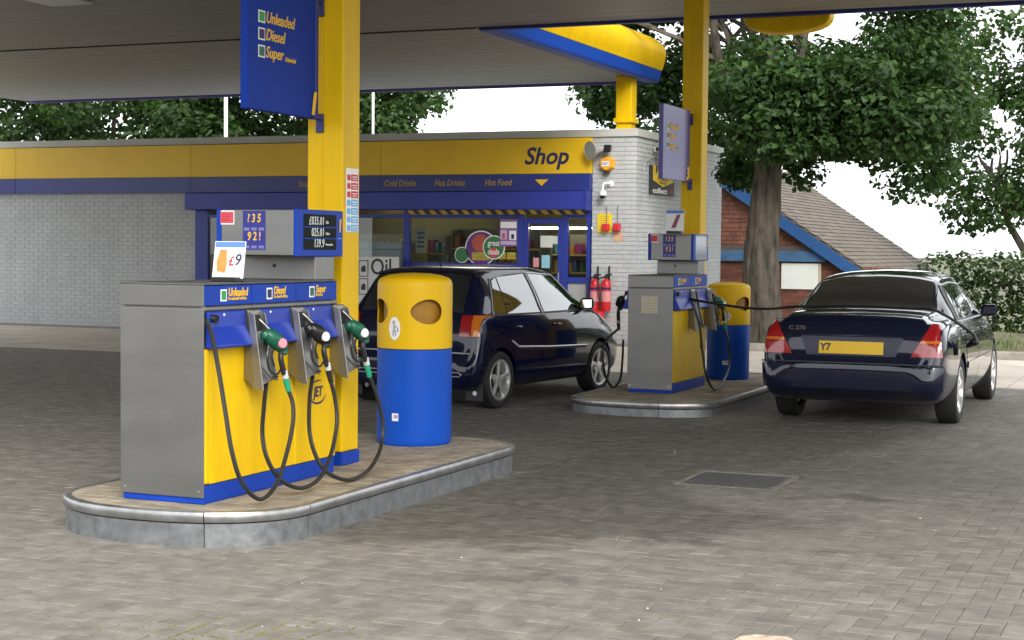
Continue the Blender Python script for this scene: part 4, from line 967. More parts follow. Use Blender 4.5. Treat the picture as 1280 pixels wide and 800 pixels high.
for k in range(5): obj('print_line', MB().box(q.x-.09, q.x+.08, WY-.0135, WY-.0122, q.z+.11-k*.035, q.z+.118-k*.035), mat('faint_print', (.45, .3, .02), .6), t)
for k, px in enumerate((758.5, 772.5)):
    c = ony(px, 284, WY)
    b_ = thing('fire_bell', ('red fire bell on the yellow notice board', 'red fire bell just right of the yellow notice board')[k], 'bell', (c.x, WY, c.z), group='red fire bells')
    obj('gong', MB().box(c.x-.062, c.x+.062, WY-.10, WY-.013, c.z-.07, c.z+.06), M_red, b_, bevel=.02, seg=3); obj('cable', MB().tube([(c.x, WY-.02, c.z+.06), (c.x+.003, WY-.016, c.z+.36)], .007, 6), mat('grey_cable', (.2, .2, .2), .6), b_)
c = ony(773, 296, WY)
tag(obj('round_sticker', MB().lathe([(.085, 0), (.085, -.004), (0, -.0045)], c.x, WY, c.z, n=20, axis='y'), mat('peach_print', (.68, .40, .25), .6, var=.3, scale=25)), 'round peach sticker on the pier below the fire bells', 'sticker')
for k, px in enumerate((743.5, 757.5)):
    c = ony(px, 368, WY-.09)
    e_ = thing('fire_extinguisher', ('left-hand red fire extinguisher on the shop pier', 'right-hand red fire extinguisher on the shop pier')[k], 'fire extinguisher', (c.x, WY-.09, c.z-.28), group='fire extinguishers')
    r_ = .083; z0 = c.z-.28
    obj('cylinder', MB().lathe([(r_*.9, 0), (r_, .02), (r_, .42), (r_*.85, .49), (r_*.4, .53), (.02, .54), (.02, .56)], c.x, WY-.09, z0, 20), mat('extinguisher_red', (.55, .015, .02), .3), e_)
    obj('label_band', MB().lathe([(r_+.001, .36), (r_+.001, .40)], c.x, WY-.09, z0, 20), M_navy, e_); obj('label_band', MB().lathe([(r_+.001, .16), (r_+.001, .33)], c.x, WY-.09, z0, 20), mat('label_pink', (.62, .25, .25), .5), e_)
    obj('valve', MB().box(c.x-.025, c.x+.03, WY-.115, WY-.065, z0+.55, z0+.60).box(c.x-.01, c.x+.10, WY-.10, WY-.08, z0+.60, z0+.625), M_blackp, e_)
    obj('discharge_hose', MB().tube(cr([(c.x-.02, WY-.11, z0+.57), (c.x-.12, WY-.15, z0+.52), (c.x-.11, WY-.17, z0+.3), (c.x-.07, WY-.17, z0+.1)], 6), .011, 7), M_blackp, e_)
    obj('hanger', MB().box(c.x+.01, c.x+.035, WY-.02, WY, z0+.5, z0+.75), M_blackp, e_)
for k, py in enumerate((386,)):
    c = ony(749, 392, WY-.1)
    s_ = thing('sand_bucket', 'red fire bucket on the ground under the extinguishers', 'bucket', (c.x, WY-.2, 0))
    obj('pail', MB().lathe([(.11, 0), (.15, .30), (.155, .30), (.155, .31), (.14, .31), (.10, .02)], c.x, WY-.2, 0, 20), MATS['extinguisher_red'], s_)
    obj('stand', MB().lathe([(.12, .31), (.12, .56), (.05, .57)], c.x, WY-.2, 0, 16), MATS['extinguisher_red'], s_)
# right-hand wall: camera and collection point sign
XW = SX+.004
q = onx(816, 187, XW)
t = thing('wall_camera', 'small grey box camera high on the right-hand wall of the shop', 'camera', (XW, q.y, q.z))
obj('housing', MB().box(XW+.05, XW+.20, q.y-.10, q.y+.14, q.z-.05, q.z+.05), M_hg, t, bevel=.01); obj('lens', MB().box(XW+.09, XW+.17, q.y-.107, q.y-.101, q.z-.035, q.z+.035), M_blackp, t); obj('bracket', MB().tube([(XW, q.y+.02, q.z-.09), (XW+.10, q.y+.02, q.z-.05)], .014, 6), M_hg, t)
obj('cable', MB().tube(cr([(XW+.1, q.y+.1, q.z-.06), (XW+.04, q.y-.1, q.z-.13), (XW+.012, q.y-.42, q.z-.24), (XW+.008, q.y-.5, q.z-.40)], 5), .008, 6), M_hg, t)
y0_, y1_ = onx(811, 227, XW).y, onx(841, 227, XW).y; z1_, z0_ = onx(826, 208, XW).z, onx(826, 244, XW).z
t = thing('collection_sign', 'square black and yellow parcel collection sign on the right-hand shop wall', 'sign', (XW, (y0_+y1_)/2, z0_))
obj('board', MB().box(XW, XW+.03, y0_, y1_, z0_, z1_), mat('sign_black', (.02, .02, .025), .45), t, bevel=.004)
w_ = y1_-y0_; h_ = z1_-z0_; ym = (y0_+y1_)/2
obj('yellow_arrow', MB().prism([(y0_+w_*.10, z1_-.003), (y0_+w_*.10, z0_+h_*.48), (ym, z0_+h_*.28), (y1_-w_*.06, z0_+h_*.48), (y1_-w_*.06, z1_-.003)], 'x', XW+.0305, XW+.034), mat('sign_yellow', (.74, .50, .02), .5), t)
XT = XW+.0345
text('Pay', .17, MATS['sign_black'], t, (XT, ym-.12, z1_-.075), '+x', bold=.03, sx=2.6); text('Point', .11, MATS['sign_black'], t, (XT, ym, z0_+h_*.56), '+x', bold=.02, sx=2.4)
text('Parcel', .07, MATS['sign_black'], t, (XT, ym, z0_+h_*.42), '+x', bold=.02, sx=2.2)
text('collect', .13, M_white, t, (XW+.0305, ym-.15, z0_+h_*.13), '+x', bold=.025, sx=2.3); text('+', .15, M_red, t, (XW+.0305, y1_-.16, z0_+h_*.14), '+x', bold=.03, sx=2.3)
# two masts behind the roof
for k, (px, yt) in enumerate(((282, 118), (466, 112))):
    a, b = ony(px+1, 172, 31.4), ony(px, yt, 31.4)
    tall = thing('roof_mast', ('thick white mast behind the shop roof at the left', 'thin white mast behind the shop roof right of the near column')[k], 'mast', (a.x, 31.4, 0), group='white masts')
    obj('pole', MB().tube([(a.x, 31.4, -.06), (a.x-.02, 31.4, 6.2)], .045 if k == 0 else .028, 10), M_white, tall); obj('cap', MB().lathe([(.06, 0), (.06, .05), (0, .08)], a.x-.02, 31.4, 6.2, 10), M_white, tall)

# ================================================================== BRICK HUT BEHIND THE TREE
HY = 36.0
M_rb = mat('red_hung_tile', (.17, .062, .035), .8, var=.35, scale=8, col2=(.085, .035, .025), isl=.25)
M_rw = mat('red_brick_wall', (.15, .06, .04), .85, var=.35, scale=10)
M_rt = mat('roof_tile', (.135, .108, .082), .85, var=.4, scale=5, col2=(.075, .062, .05), isl=.22)
M_hb = mat('barge_blue', (.02, .085, .24), .45, var=.15, scale=5)
hut = thing('brick_hut', 'low red tile-hung building with blue bargeboard behind the tree', 'building', (-10.4, HY, -1.2))
ax, az_ = -10.39, 3.62; slope = .668; hwid = 4.6
zb_ = -1.15
def rz(x): return az_-.12-abs(x-ax)*slope
obj('gable_wall', MB().prism([(ax-hwid, zb_), (ax+hwid, zb_), (ax+hwid, rz(ax+hwid)), (ax, rz(ax)), (ax-hwid, rz(ax-hwid))], 'y', HY, HY+9), M_rw, hut)
ht = MB(); j = 0; z = 1.66
while z < az_:
    xw = (az_-.16-z)/slope; x = ax-xw+(.08 if j % 2 else 0)
    while x < ax+xw-.05:
        a = min(x+.158, ax+xw); ht.hexa([(x, HY-.022, z-.115), (a, HY-.022, z-.115), (a, HY-.001, z-.115), (x, HY-.001, z-.115)], [(x, HY-.008, z), (a, HY-.008, z), (a, HY-.001, z), (x, HY-.001, z)]); x += .165
    z += .10; j += 1
obj('hung_tiles', ht, M_rb, hut, kind='stuff')
bw_ = MB()
for j in range(32):
    z = zb_+.04+j*.075; x = ax-hwid+(.11 if j % 2 else 0)
    if z > 1.28: break
    while x < ax+hwid-.1:
        bw_.box(x+.005, min(x+.218, ax+hwid), HY-.008, HY-.001, z-.03, z+.034); x += .225
obj('bricks', bw_, mat('red_brick', (.16, .055, .035), .85, var=.3, scale=9, isl=.3), hut, kind='stuff')
obj('lintel_beam', MB().box(ax-hwid-.05, ony(1032, 313, HY-.1).x, HY-.10, HY-.024, 1.36, 1.60), mat('beam_blue', (.05, .13, .26), .6, var=.3, scale=5), hut, bevel=.01)
obj('lintel_dark_board', MB().box(ax-hwid-.05, ony(1026, 313, HY-.1).x, HY-.07, HY-.023, 1.601, 1.72), mat('brown_board', (.08, .065, .055), .7), hut)  # dark brown board just above the lintel beam
pa, pb = ony(977, 329, HY-.03), ony(1022, 362, HY-.03)
bp_ = obj('boarded_window', MB().box(pa.x, pb.x, HY-.04, HY-.009, pb.z, pa.z), mat('white_board', (.70, .72, .68), .6, var=.06, scale=4), hut, bevel=.004)
obj('window_frame', MB().box(pb.x, pb.x+.07, HY-.035, HY-.009, pb.z-.05, pa.z), mat('cream_frame', (.45, .42, .30), .6), hut)
# bargeboards, roof slopes with tile courses
for s in (-1, 1):
    p0 = (ax, az_); p1_ = (ax+s*(hwid+.3), az_-(hwid+.3)*slope); dn_ = .30
    obj('bargeboard', MB().prism([(p0[0], p0[1]), p1_, (p1_[0], p1_[1]-dn_), (p0[0], p0[1]-dn_)], 'y', HY-.22, HY-.17), M_hb, hut)
    nrm = Vector((s*slope, 0, 1)).normalized(); dwn = Vector((s, 0, -slope)).normalized(); L = math.hypot(hwid+.3, (hwid+.3)*slope)
    a0 = Vector((ax, 0, az_+.0)); mb = MB()
    e0, e1 = a0, a0+dwn*L
    mb.hexa([(e0.x, HY-.20, e0.z), (e1.x, HY-.20, e1.z), (e1.x, HY+9.2, e1.z), (e0.x, HY+9.2, e0.z)], [(e0.x+nrm.x*.03, HY-.20, e0.z+nrm.z*.03), (e1.x+nrm.x*.03, HY-.20, e1.z+nrm.z*.03), (e1.x+nrm.x*.03, HY+9.2, e1.z+nrm.z*.03), (e0.x+nrm.x*.03, HY+9.2, e0.z+nrm.z*.03)])
    obj('roof_slope', mb, M_rt, hut)
    tl = MB(); nc = int(L/.16)
    for c in range(nc):
        d0, d1 = c*.16, c*.16+.19; y = HY-.22+(.12 if c % 2 else 0)
        while y < HY+9.1:
            A = a0+dwn*d0+nrm*.034; B = a0+dwn*d1+nrm*.052; th = nrm*.014
            tl.hexa([(A.x, y, A.z), (B.x, y, B.z), (B.x, y+.232, B.z), (A.x, y+.232, A.z)], [(A.x+th.x, y, A.z+th.z), (B.x+th.x, y, B.z+th.z), (B.x+th.x, y+.232, B.z+th.z), (A.x+th.x, y+.232, A.z+th.z)]); y += .24
    obj('roof_tiles', tl, M_rt, hut, kind='stuff')
obj('ridge', MB().tube([(ax, HY-.2, az_+.05), (ax, HY+9.2, az_+.05)], .11, 8), M_rt, hut)

# ================================================================== TREES
M_bark = mat('bark', (.095, .08, .06), .9, var=.5, scale=9, col2=(.022, .019, .015), bump=1., bscale=20, stretch=(1, 1, .3))
def leafmat(name, c, tr):
    M = bpy.data.materials.new(name); M.use_nodes = True; n = M.node_tree.nodes; l = M.node_tree.links; n.clear()
    o = n.new('ShaderNodeOutputMaterial'); p = n.new('ShaderNodeBsdfPrincipled'); t = n.new('ShaderNodeBsdfTranslucent'); mxs = n.new('ShaderNodeMixShader'); mxs.inputs[0].default_value = .35
    g = n.new('ShaderNodeNewGeometry'); rp = n.new('ShaderNodeValToRGB'); e = rp.color_ramp.elements
    e[0].color = (c[0]*.5, c[1]*.55, c[2]*.7, 1); e[1].color = (c[0]*1.5, c[1]*1.35, c[2]*1.1, 1)
    no = n.new('ShaderNodeTexNoise'); no.inputs['Scale'].default_value = .9; no.inputs['Detail'].default_value = 3; l.new(g.outputs['Position'], no.inputs['Vector'])  # broad noise darkens leaf patches, imitating shade inside the crown
    mr = n.new('ShaderNodeMapRange'); mr.inputs[1].default_value = .35; mr.inputs[2].default_value = .65; mr.inputs[3].default_value = .6; mr.inputs[4].default_value = 1.15; l.new(no.outputs['Fac'], mr.inputs[0])
    mm = n.new('ShaderNodeMixRGB'); mm.blend_type = 'MULTIPLY'; mm.inputs[0].default_value = 1; l.new(rp.outputs[0], mm.inputs[1]); l.new(mr.outputs[0], mm.inputs[2])
    l.new(g.outputs['Random Per Island'], rp.inputs[0]); l.new(mm.outputs[0], p.inputs['Base Color']); p.inputs['Roughness'].default_value = .5; p.inputs['Specular IOR Level'].default_value = .28
    t.inputs[0].default_value = (*tr, 1); l.new(p.outputs[0], mxs.inputs[1]); l.new(t.outputs[0], mxs.inputs[2]); l.new(mxs.outputs[0], o.inputs[0]); return M
M_leaf = leafmat('leaf_green', (.038, .088, .024), (.06, .13, .02)); M_leaf2 = leafmat('leaf_green_far', (.040, .085, .022), (.06, .13, .02)); M_leaf3 = leafmat('leaf_hedge', (.04, .075, .02), (.05, .10, .02))
def crown_mesh(clumps, per, size, seed, density=1.):
    rg = np.random.default_rng(seed); V = []; Fc = []
    for (cx, cy, cz, rx, ry, rz_) in clumps:
        n = int(per*rx*ry/.36*density)
        d = rg.normal(size=(n, 3)); d /= np.linalg.norm(d, axis=1)[:, None]
        rad = rg.uniform(.35, 1.06, n)**.55
        p = np.array([cx, cy, cz])+d*rad[:, None]*np.array([rx, ry, rz_])
        # leaf frames: normal between outward and up, tip drooping
        nr = d*.7+np.array([0, 0, .6])+rg.normal(scale=.45, size=(n, 3)); nr /= np.linalg.norm(nr, axis=1)[:, None]
        a = rg.normal(size=(n, 3)); a -= nr*(a*nr).sum(1)[:, None]; a /= np.linalg.norm(a, axis=1)[:, None]; b = np.cross(nr, a)
        s = size*(.45+1.0*rg.beta(1.6, 2.2, n))[:, None]
        base = len(V)
        q = np.stack([p-a*s*.5, p+b*s*.36-a*s*.05+nr*s*.08, p+a*s*.55-nr*s*.12, p-b*s*.36-a*s*.05+nr*s*.08], 1).reshape(-1, 3)
        V += q.tolist(); Fc += [(base+4*i, base+4*i+1, base+4*i+2) for i in range(n)]+[(base+4*i, base+4*i+2, base+4*i+3) for i in range(n)]
    me = bpy.data.meshes.new('crown'); me.from_pydata(V, [], Fc); return me
def branches(mb, p, d, r, depth, rr, ends):
    L = r*rr.uniform(9, 14)+.25; pts = [p]; dd = d.normalized()
    for k in range(4):
        dd = (dd+Vector((rr.gauss(0, .14), rr.gauss(0, .14), rr.gauss(.04, .08)))).normalized(); pts.append(pts[-1]+dd*L/4)
    mb.tube(pts, [r*(1-.09*k) for k in range(5)], 8 if r > .08 else 5); ends.append((pts[-1], r)); ends.append((pts[2], r))
    if depth:
        for k in range(rr.choice((2, 2, 3))):
            nd = (dd+Vector((rr.gauss(0, .55), rr.gauss(0, .55), rr.gauss(.15, .3)))).normalized(); branches(mb, pts[-1]-dd*.02, nd, r*rr.uniform(.55, .72), depth-1, rr, ends)
def add_tree(name, label, base, trunk_pts, trunk_r, limbs, clumps, lm, per, size, seed, group=None):
    t = thing(name, label, 'tree', base, group=group); rr = random.Random(seed)
    mb = MB(); tp = cr(trunk_pts, 12); n = len(tp)
    radii = [trunk_r[0]+(trunk_r[1]-trunk_r[0])*(i/(n-1)) for i in range(n)]
    for i in range(min(9, n)): radii[i] *= 1+.32*(1-i/9)**2
    mb.tube(tp, radii, 40); ends = []
    # ridged bark on the trunk
    for i in range(len(mb.v)-0):
        x, y, z = mb.v[i]; j = min(n-1, i//40); cx, cy = tp[j].x, tp[j].y; a = math.atan2(y-cy, x-cx)
        k = 1+.045*math.sin(a*9+z*2.1)+.035*math.sin(a*17-z*3.7+math.sin(z*5))+.03*math.sin(a*4+z)+.02*math.sin(z*11+a*6); mb.v[i] = (cx+(x-cx)*k, cy+(y-cy)*k, z)
    for (p, d, r, dep) in limbs: branches(mb, Vector(p), Vector(d), r, dep, rr, ends)
    obj('trunk', mb, M_bark, t)
    cm = crown_mesh(clumps, per, size, seed); o = obj('crown', cm, lm, t)
    return t
rr = random.Random(21)
def fill(n, x, y, z, r, keep=lambda p: True):
    out = []
    while len(out) < n:
        p = (rr.uniform(*x), rr.uniform(*y), rr.uniform(*z)); q = rr.uniform(*r)
        if keep(p): out.append((*p, q, q*rr.uniform(.8, 1.1), q*rr.uniform(.55, .8)))
    return out
TB = (-6.50, 25.85, .1)
# foliage envelope read off the photograph: dense skirt, bare forks above it, more leaves overhead
def pix(p):
    v = Vector(p)-EYE; z = v.dot(FW); a, b = v.dot(RT)/z, v.dot(UPV)/z
    return 640+F*(a+ROLL*b), 400-F*(b-ROLL*a)
def keepA(p):
    px, py = pix(p)
    if px < 900 and p[1] < 28.2: return False                         # behind the fascia nose
    if px < 962 and py > 125 and p[1] < 31 and p[0] > -8.9: return False          # clear of the shop's side wall
    if p[0] < -8.3 and (p[2] < 4.15 or p[1] < 26.3): return False     # only above the shop roof
    if abs(px-952) < 75 and py > 172 and p[1] < 26.6: return False    # bare trunk
    if py > (182 if px > 962 else 222): return False                  # roof of the hut stays in view
    if 890 < px < 1075 and 5 < py < 62: return rr.random() < .10      # open fork against the sky
    return True
def keepB(p):
    px, py = pix(p); return px > 985 and (py < 180 or px > 1130)
cl = (fill(75, (-8.2, -3.7), (25.2, 29.5), (2.6, 5.1), (.42, .72), keepA)+fill(34, (-8.4, -4.2), (24.7, 25.7), (3.3, 4.75), (.36, .6), lambda p: keepA(p) and pix(p)[1] > 85)
      +fill(44, (-10.6, -8.3), (26.6, 29.5), (4.2, 6.4), (.42, .7), keepA)      +fill(60, (-10.5, -3.6), (24.9, 30), (5.9, 9.0), (.6, 1.0), lambda p: pix(p)[1] < -30)+fill(16, (-4.9, -3.7), (25.6, 29), (2.7, 6), (.5, .8), keepB)
      +[(*ony(rr.uniform(918, 1030), rr.uniform(100, 192), 25.0+rr.uniform(-.2, .35)), q, q, q*.75) for q in [rr.uniform(.26, .42) for _ in range(26)]]
      +[(*ony(px_, py_, 27.3+rr.uniform(0, 1.2)), q, q, q*.8) for px_, py_, q in [(rr.choice((rr.uniform(972, 1012), rr.uniform(915, 935))), rr.uniform(195, 228), rr.uniform(.28, .4)) for _ in range(14)]]
      +fill(16, (-10.5, -8.2), (31.6, 33.2), (2.3, 4.4), (.45, .7), lambda p: pix(p)[0] < 915 and pix(p)[1] < 225))
T = Vector((TB[0], TB[1], 0))
add_tree('broadleaf_tree', 'large broadleaf tree with thick bare trunk on the verge right of the shop', TB,
         [T+Vector(p) for p in ((.02, 0, .0), (.0, 0, .6), (-.03, 0, 1.5), (.02, .03, 2.4), (.05, .05, 3.1), (.06, .06, 3.9), (.03, .1, 4.9))], (.33, .15),
         [(T+Vector((-.05, .08, 2.95)), (-.5, .75, 1), .13, 3), (T+Vector((.04, .1, 4.7)), (.02, .1, 1), .14, 2), (T+Vector((.10, 0, 2.95)), (.45, -.05, 1), .14, 3), (T+Vector((0, .1, 3.2)), (-.25, .5, 1), .12, 3), (T+Vector((0, .1, 2.9)), (.3, .7, .9), .15, 3), (T+Vector((-.05, 0, 3.1)), (-.28, -.1, 1), .12, 3)],
         cl, M_leaf, 330, .13, 4)
# trees behind the shop and beyond
def round_tree(x, y, h, rx, n, label, seed, zlo=1.8, lm=M_leaf2, per=150):
    b = Vector((x, y, gz(x, y))); rr = random.Random(seed)
    cl_ = []
    while len(cl_) < n:
        p = Vector((rr.uniform(-1, 1), rr.uniform(-1, 1), rr.uniform(-1, 1)))
        if p.length > 1: continue
        q = rr.uniform(.6, 1.05); cl_.append((x+p.x*rx, y+p.y*rx*.7, (h+zlo)/2+p.z*(h-zlo)/2, q, q, q*.7))
    add_tree('broadleaf_tree', label, tuple(b), [b, b+Vector((.05, 0, 1.2)), b+Vector((0, .1, 2.4)), b+Vector((.05, 0, h*.45))], (.24, .16),
             [(b+Vector((0, 0, 2.2)), (-.6, .1, 1), .12, 2), (b+Vector((0, 0, 2.5)), (.5, -.2, 1), .12, 2), (b+Vector((.05, 0, h*.42)), (.1, .2, 1), .12, 2)], cl_, lm, per, .19, seed, 'trees behind the shop')
round_tree(-21.9, 36.0, 8.6, 4.2, 150, 'leafy tree behind the shop roof left of the near column', 31)
round_tree(-28.8, 37.0, 9.4, 4.2, 110, 'leafy tree behind the far left end of the shop', 33)
round_tree(-3.6, 43.0, 8.5, 3.4, 40, 'distant leafy tree to the right of the red brick building', 35)
round_tree(1.5, 47.0, 9, 4.0, 40, 'distant leafy tree at the far right', 36)
# hedge closing off the verge at the right
hd_ = thing('hedge', 'clipped dark green hedge along the back of the verge at the right', 'hedge', (0, 33, -1.1))
hc = [(x, 33+rr.uniform(-.3, .3), z, .5, .5, .42) for x in np.arange(-4.6, 9.5, .55) for z in (-.6, .05, .7, 1.25)]
obj('foliage', crown_mesh(hc, 420, .12, 8), M_leaf3, hd_)
st_ = MB()
for x in np.arange(-4.5, 9.5, .8): st_.tube([(x, 33, -1.2), (x+.1, 33, .2), (x+.05, 33.05, 1.2)], [.05, .035, .02], 5)
obj('stems', st_, M_bark, hd_)

# unseen low hedge and brick wall, added for glass and car paint to reflect
h2 = thing('hedge', 'low unseen hedge added at the right for reflections', 'hedge', (17, 10, -.06))
hc = [(17+rr.uniform(-.4, .4), y, z, .8, .8, .6) for y in np.arange(-14, 34, 1.1) for z in (.3, 1.0, 1.5)]
obj('foliage', crown_mesh(hc, 40, .2, 12), M_leaf3, h2)
st_ = MB()
for y in np.arange(-14, 34, 2.): st_.tube([(17, y, -.1), (17.1, y, .8), (17, y+.1, 1.6)], [.07, .05, .03], 5)
obj('stems', st_, M_bark, h2)
bwl = thing('reflection_wall', 'long brown brick wall added out of view for reflections', 'wall', (-8, -17, -.06))
obj('brickwork', MB().box(-36, 20, -17.2, -17, -.08, 3.25), mat('brown_brick', (.10, .07, .05), .9, var=.4, scale=4), bwl)
obj('coping', MB().box(-36, 20, -17.25, -16.95, 3.251, 3.33), M_kerb, bwl, bevel=.01)
for x in np.arange(-36, 20, 4.): obj('pier', MB().box(x, x+.45, -16.999, -16.8, -.08, 3.25), mat('brown_brick', (.10, .07, .05), .9), bwl)
# ================================================================== CARS
def pchip(xk, yk, x):
    xk, yk = np.array(xk, float), np.array(yk, float); h = np.diff(xk); d = np.diff(yk)/h; m_ = np.zeros_like(yk)
    for i in range(1, len(xk)-1):
        if d[i-1]*d[i] > 0:
            w1, w2 = 2*h[i]+h[i-1], h[i]+2*h[i-1]; m_[i] = (w1+w2)/(w1/d[i-1]+w2/d[i])
    m_[0], m_[-1] = d[0], d[-1]
    i = np.clip(np.searchsorted(xk, x)-1, 0, len(h)-1); t = (x-xk[i])/h[i]
    return (2*t**3-3*t**2+1)*yk[i]+(t**3-2*t**2+t)*h[i]*m_[i]+(-2*t**3+3*t**2)*yk[i+1]+(t**3-t**2)*h[i]*m_[i+1]
class Car:
    def __init__(s, tab, wheels, wr, paint, root, archr):
        yk = tab['y']; L = yk[-1]
        st = np.unique(np.concatenate([np.linspace(0, .2, 22), np.linspace(.2, L-.3, 74), np.linspace(L-.3, L, 22)]))
        K = {k: pchip(yk, v, st) for k, v in tab.items() if k != 'y'}
        rings = []
        for i, y in enumerate(st):
            g = lambda k: K[k][i]
            zc = g('zc'); P = [(0, g('zb')), (g('ws')*.82, g('zb')), (g('ws'), g('zb')+.045), (g('wmid')-.008, (g('zb')+g('zmid'))*.5+.02), (g('wmid'), g('zmid')), ((g('wmid')+g('wsh'))/2+.012, (g('zmid')+g('zsh'))/2+.02), (g('wsh'), g('zsh'))]
            wr_, zr = g('wrf'), g('zrf'); sh = Vector((g('wsh'), g('zsh'))); rf = Vector((wr_, zr))
            P += [tuple(sh.lerp(rf, .12)+Vector((-.006, .0))), tuple(sh.lerp(rf, .5)+Vector((.010, 0))), tuple(rf+Vector((.012, -.022))), (wr_-.035, zr+(zc-zr)*.35), (wr_*.6, zr+(zc-zr)*.8), (0, zc)]
            full = [Vector((a, b, 0)) for a, b in P]
            ext = full+[Vector((-p.x, p.y, 0)) for p in reversed(full[1:-1])]
            n = len(ext); ring = []
            for k in range(n):
                a, b, c, d = ext[k-1], ext[k], ext[(k+1) % n], ext[(k+2) % n]
                for t in (0, .34, .67):
                    # tension-reduced spline keeps the creases
                    m1, m2 = (c-a)*.38, (d-b)*.38
                    p = (2*t**3-3*t**2+1)*b+(t**3-2*t**2+t)*m1+(-2*t**3+3*t**2)*c+(t**3-t**2)*m2
                    ring.append((p.x, y, p.y))
            rings.append(ring)
        n = len(rings[0]); mb = MB()
        mb.add([v for r in rings for v in r], [(i*n+j, i*n+(j+1) % n, (i+1)*n+(j+1) % n, (i+1)*n+j) for i in range(len(rings)-1) for j in range(n)], True)
        mb.f += [tuple(range(n)), tuple((len(rings)-1)*n+j for j in range(n))]; mb.sm += [False]*2
        s.root = root
        body = obj('body', mb, [paint, M_blackp], root, local=True)
        cut = MB()
        for wy in wheels:
            for sg in (-1, 1):
                ring = [(wy+archr*math.cos(2*math.pi*k/36), wr+archr*math.sin(2*math.pi*k/36)) for k in range(36)]
                cut.prism(ring, 'x', sg*.50, sg*1.2)
        co = obj('cut', cut, M_blackp); co.parent = root
        md = body.modifiers.new('b', 'BOOLEAN'); md.object = co; md.solver = 'EXACT'
        bpy.context.view_layer.update()
        me = bpy.data.meshes.new_from_object(body.evaluated_get(bpy.context.evaluated_depsgraph_get()))
        body.modifiers.clear(); body.data = me; bpy.data.objects.remove(co)
        me.materials.clear(); me.materials.append(paint); me.materials.append(M_blackp)
        for p in me.polygons:
            c = p.center
            p.material_index = 0
            for wy in wheels:
                if math.hypot(c.y-wy, c.z-wr) < archr-.002 and abs(c.x) < .9: 
                    if abs(p.normal.x) > .9 and abs(c.x) < .52 or abs(p.normal.x) < .3 and math.hypot(c.y-wy, c.z-wr) > archr-.03: p.material_index = 1
            if c.z < .235 and abs(p.normal.z) > .7: p.material_index = 1
        s.body = body
        bm = bmesh.new(); bm.from_mesh(me); s.bvh = BVHTree.FromBMesh(bm); bm.free()
    def hit(s, kind, a, b):
        o, d = {'R': ((3, a, b), (-1, 0, 0)), 'L': ((-3, a, b), (1, 0, 0)), 'B': ((a, -3, b), (0, 1, 0)), 'F': ((a, 8, b), (0, -1, 0)), 'T': ((a, b, 3), (0, 0, -1))}[kind]
        h = s.bvh.ray_cast(Vector(o), Vector(d))
        if h[0] is None:
            h = s.bvh.find_nearest(Vector(o)+Vector(d)*2.4)
        n = h[1]
        if n.dot(Vector(d)) > 0: n = -n
        return h[0], n
    def patch(s, name, kind, bot, top, mt, off=.004, nu=14, nv=8, parent=None, skirt=.012):
        def res(pl, n):
            pl = [Vector(p) for p in pl]; ln = [0]
            for a, b in zip(pl, pl[1:]): ln.append(ln[-1]+(b-a).length)
            out = []
            for k in range(n+1):
                t = ln[-1]*k/n; i = 0
                while i < len(pl)-2 and ln[i+1] < t: i += 1
                out.append(pl[i].lerp(pl[i+1], (t-ln[i])/max(1e-9, ln[i+1]-ln[i])))
            return out
        B, T_ = res(bot, nu), res(top, nu); vs = []; inn = []
        for j in range(nv+1):
            for i in range(nu+1):
                q = B[i].lerp(T_[i], j/nv); p, n = s.hit(kind, q.x, q.y); vs.append(p+n*off); inn.append(p-n*skirt)
        mb = MB(); w_ = nu+1
        mb.add(vs, [(j*w_+i, j*w_+i+1, (j+1)*w_+i+1, (j+1)*w_+i) for j in range(nv) for i in range(nu)], True)
        border = [i for i in range(w_)]+[j*w_+nu for j in range(1, nv+1)]+[nv*w_+i for i in range(nu-1, -1, -1)]+[j*w_ for j in range(nv-1, 0, -1)]
        b0 = len(mb.v); mb.v += [tuple(inn[k]) for k in border]; m_ = len(border)
        for k in range(m_): mb.f.append((border[k], b0+k, b0+(k+1) % m_, border[(k+1) % m_])); mb.sm.append(False)
        return obj(name, mb, mt, parent or s.root, local=True)
    def line(s, name, kind, pts, rad, mt, off=.0, n=6, parent=None, sub=8):
        out = []
        pl = [Vector(p) for p in pts]
        for a, b in zip(pl, pl[1:]):
            for k in range(sub): q = a.lerp(b, k/sub); p, nn = s.hit(kind, q.x, q.y); out.append(p+nn*off)
        p, nn = s.hit(kind, pl[-1].x, pl[-1].y); out.append(p+nn*off)
        return obj(name, MB().tube(out, rad, n), mt, parent or s.root, local=True)
    def wheel(s, y, sg, r, w_, rim_r, xo, spokes=5, mrim=None):
        W = bpy.data.objects.new('wheel', None); W.empty_display_size = .1; W.location = (sg*(xo-w_/2), y, r); place(W, s.root)
        ROOT[W.name] = Matrix.Identity(4)
        h = w_/2
        prof = [(rim_r, -h*.8), (rim_r+.02, -h*.96), (r-.035, -h), (r-.01, -h*.88), (r, -h*.6), (r, h*.6), (r-.01, h*.88), (r-.035, h), (rim_r+.02, h*.96), (rim_r, h*.8)]
        mb = MB().lathe(prof, 0, 0, 0, 44, 'x'); mb.f = [f for f in mb.f if len(f) == 4]; mb.sm = [True]*len(mb.f)
        obj('tyre', mb, M_tyre, W, local=True)
        o_ = sg
        rb = MB().lathe([(rim_r+.012, o_*h*.80), (rim_r+.006, o_*h*.93), (rim_r-.012, o_*h*.90), (rim_r-.022, o_*h*.55), (rim_r-.03, -o_*h*.7)], 0, 0, 0, 44, 'x'); rb.f = [f for f in rb.f if len(f) == 4]; rb.sm = [True]*len(rb.f)
        rim = obj('rim', rb, mrim or M_rim, W, local=True)
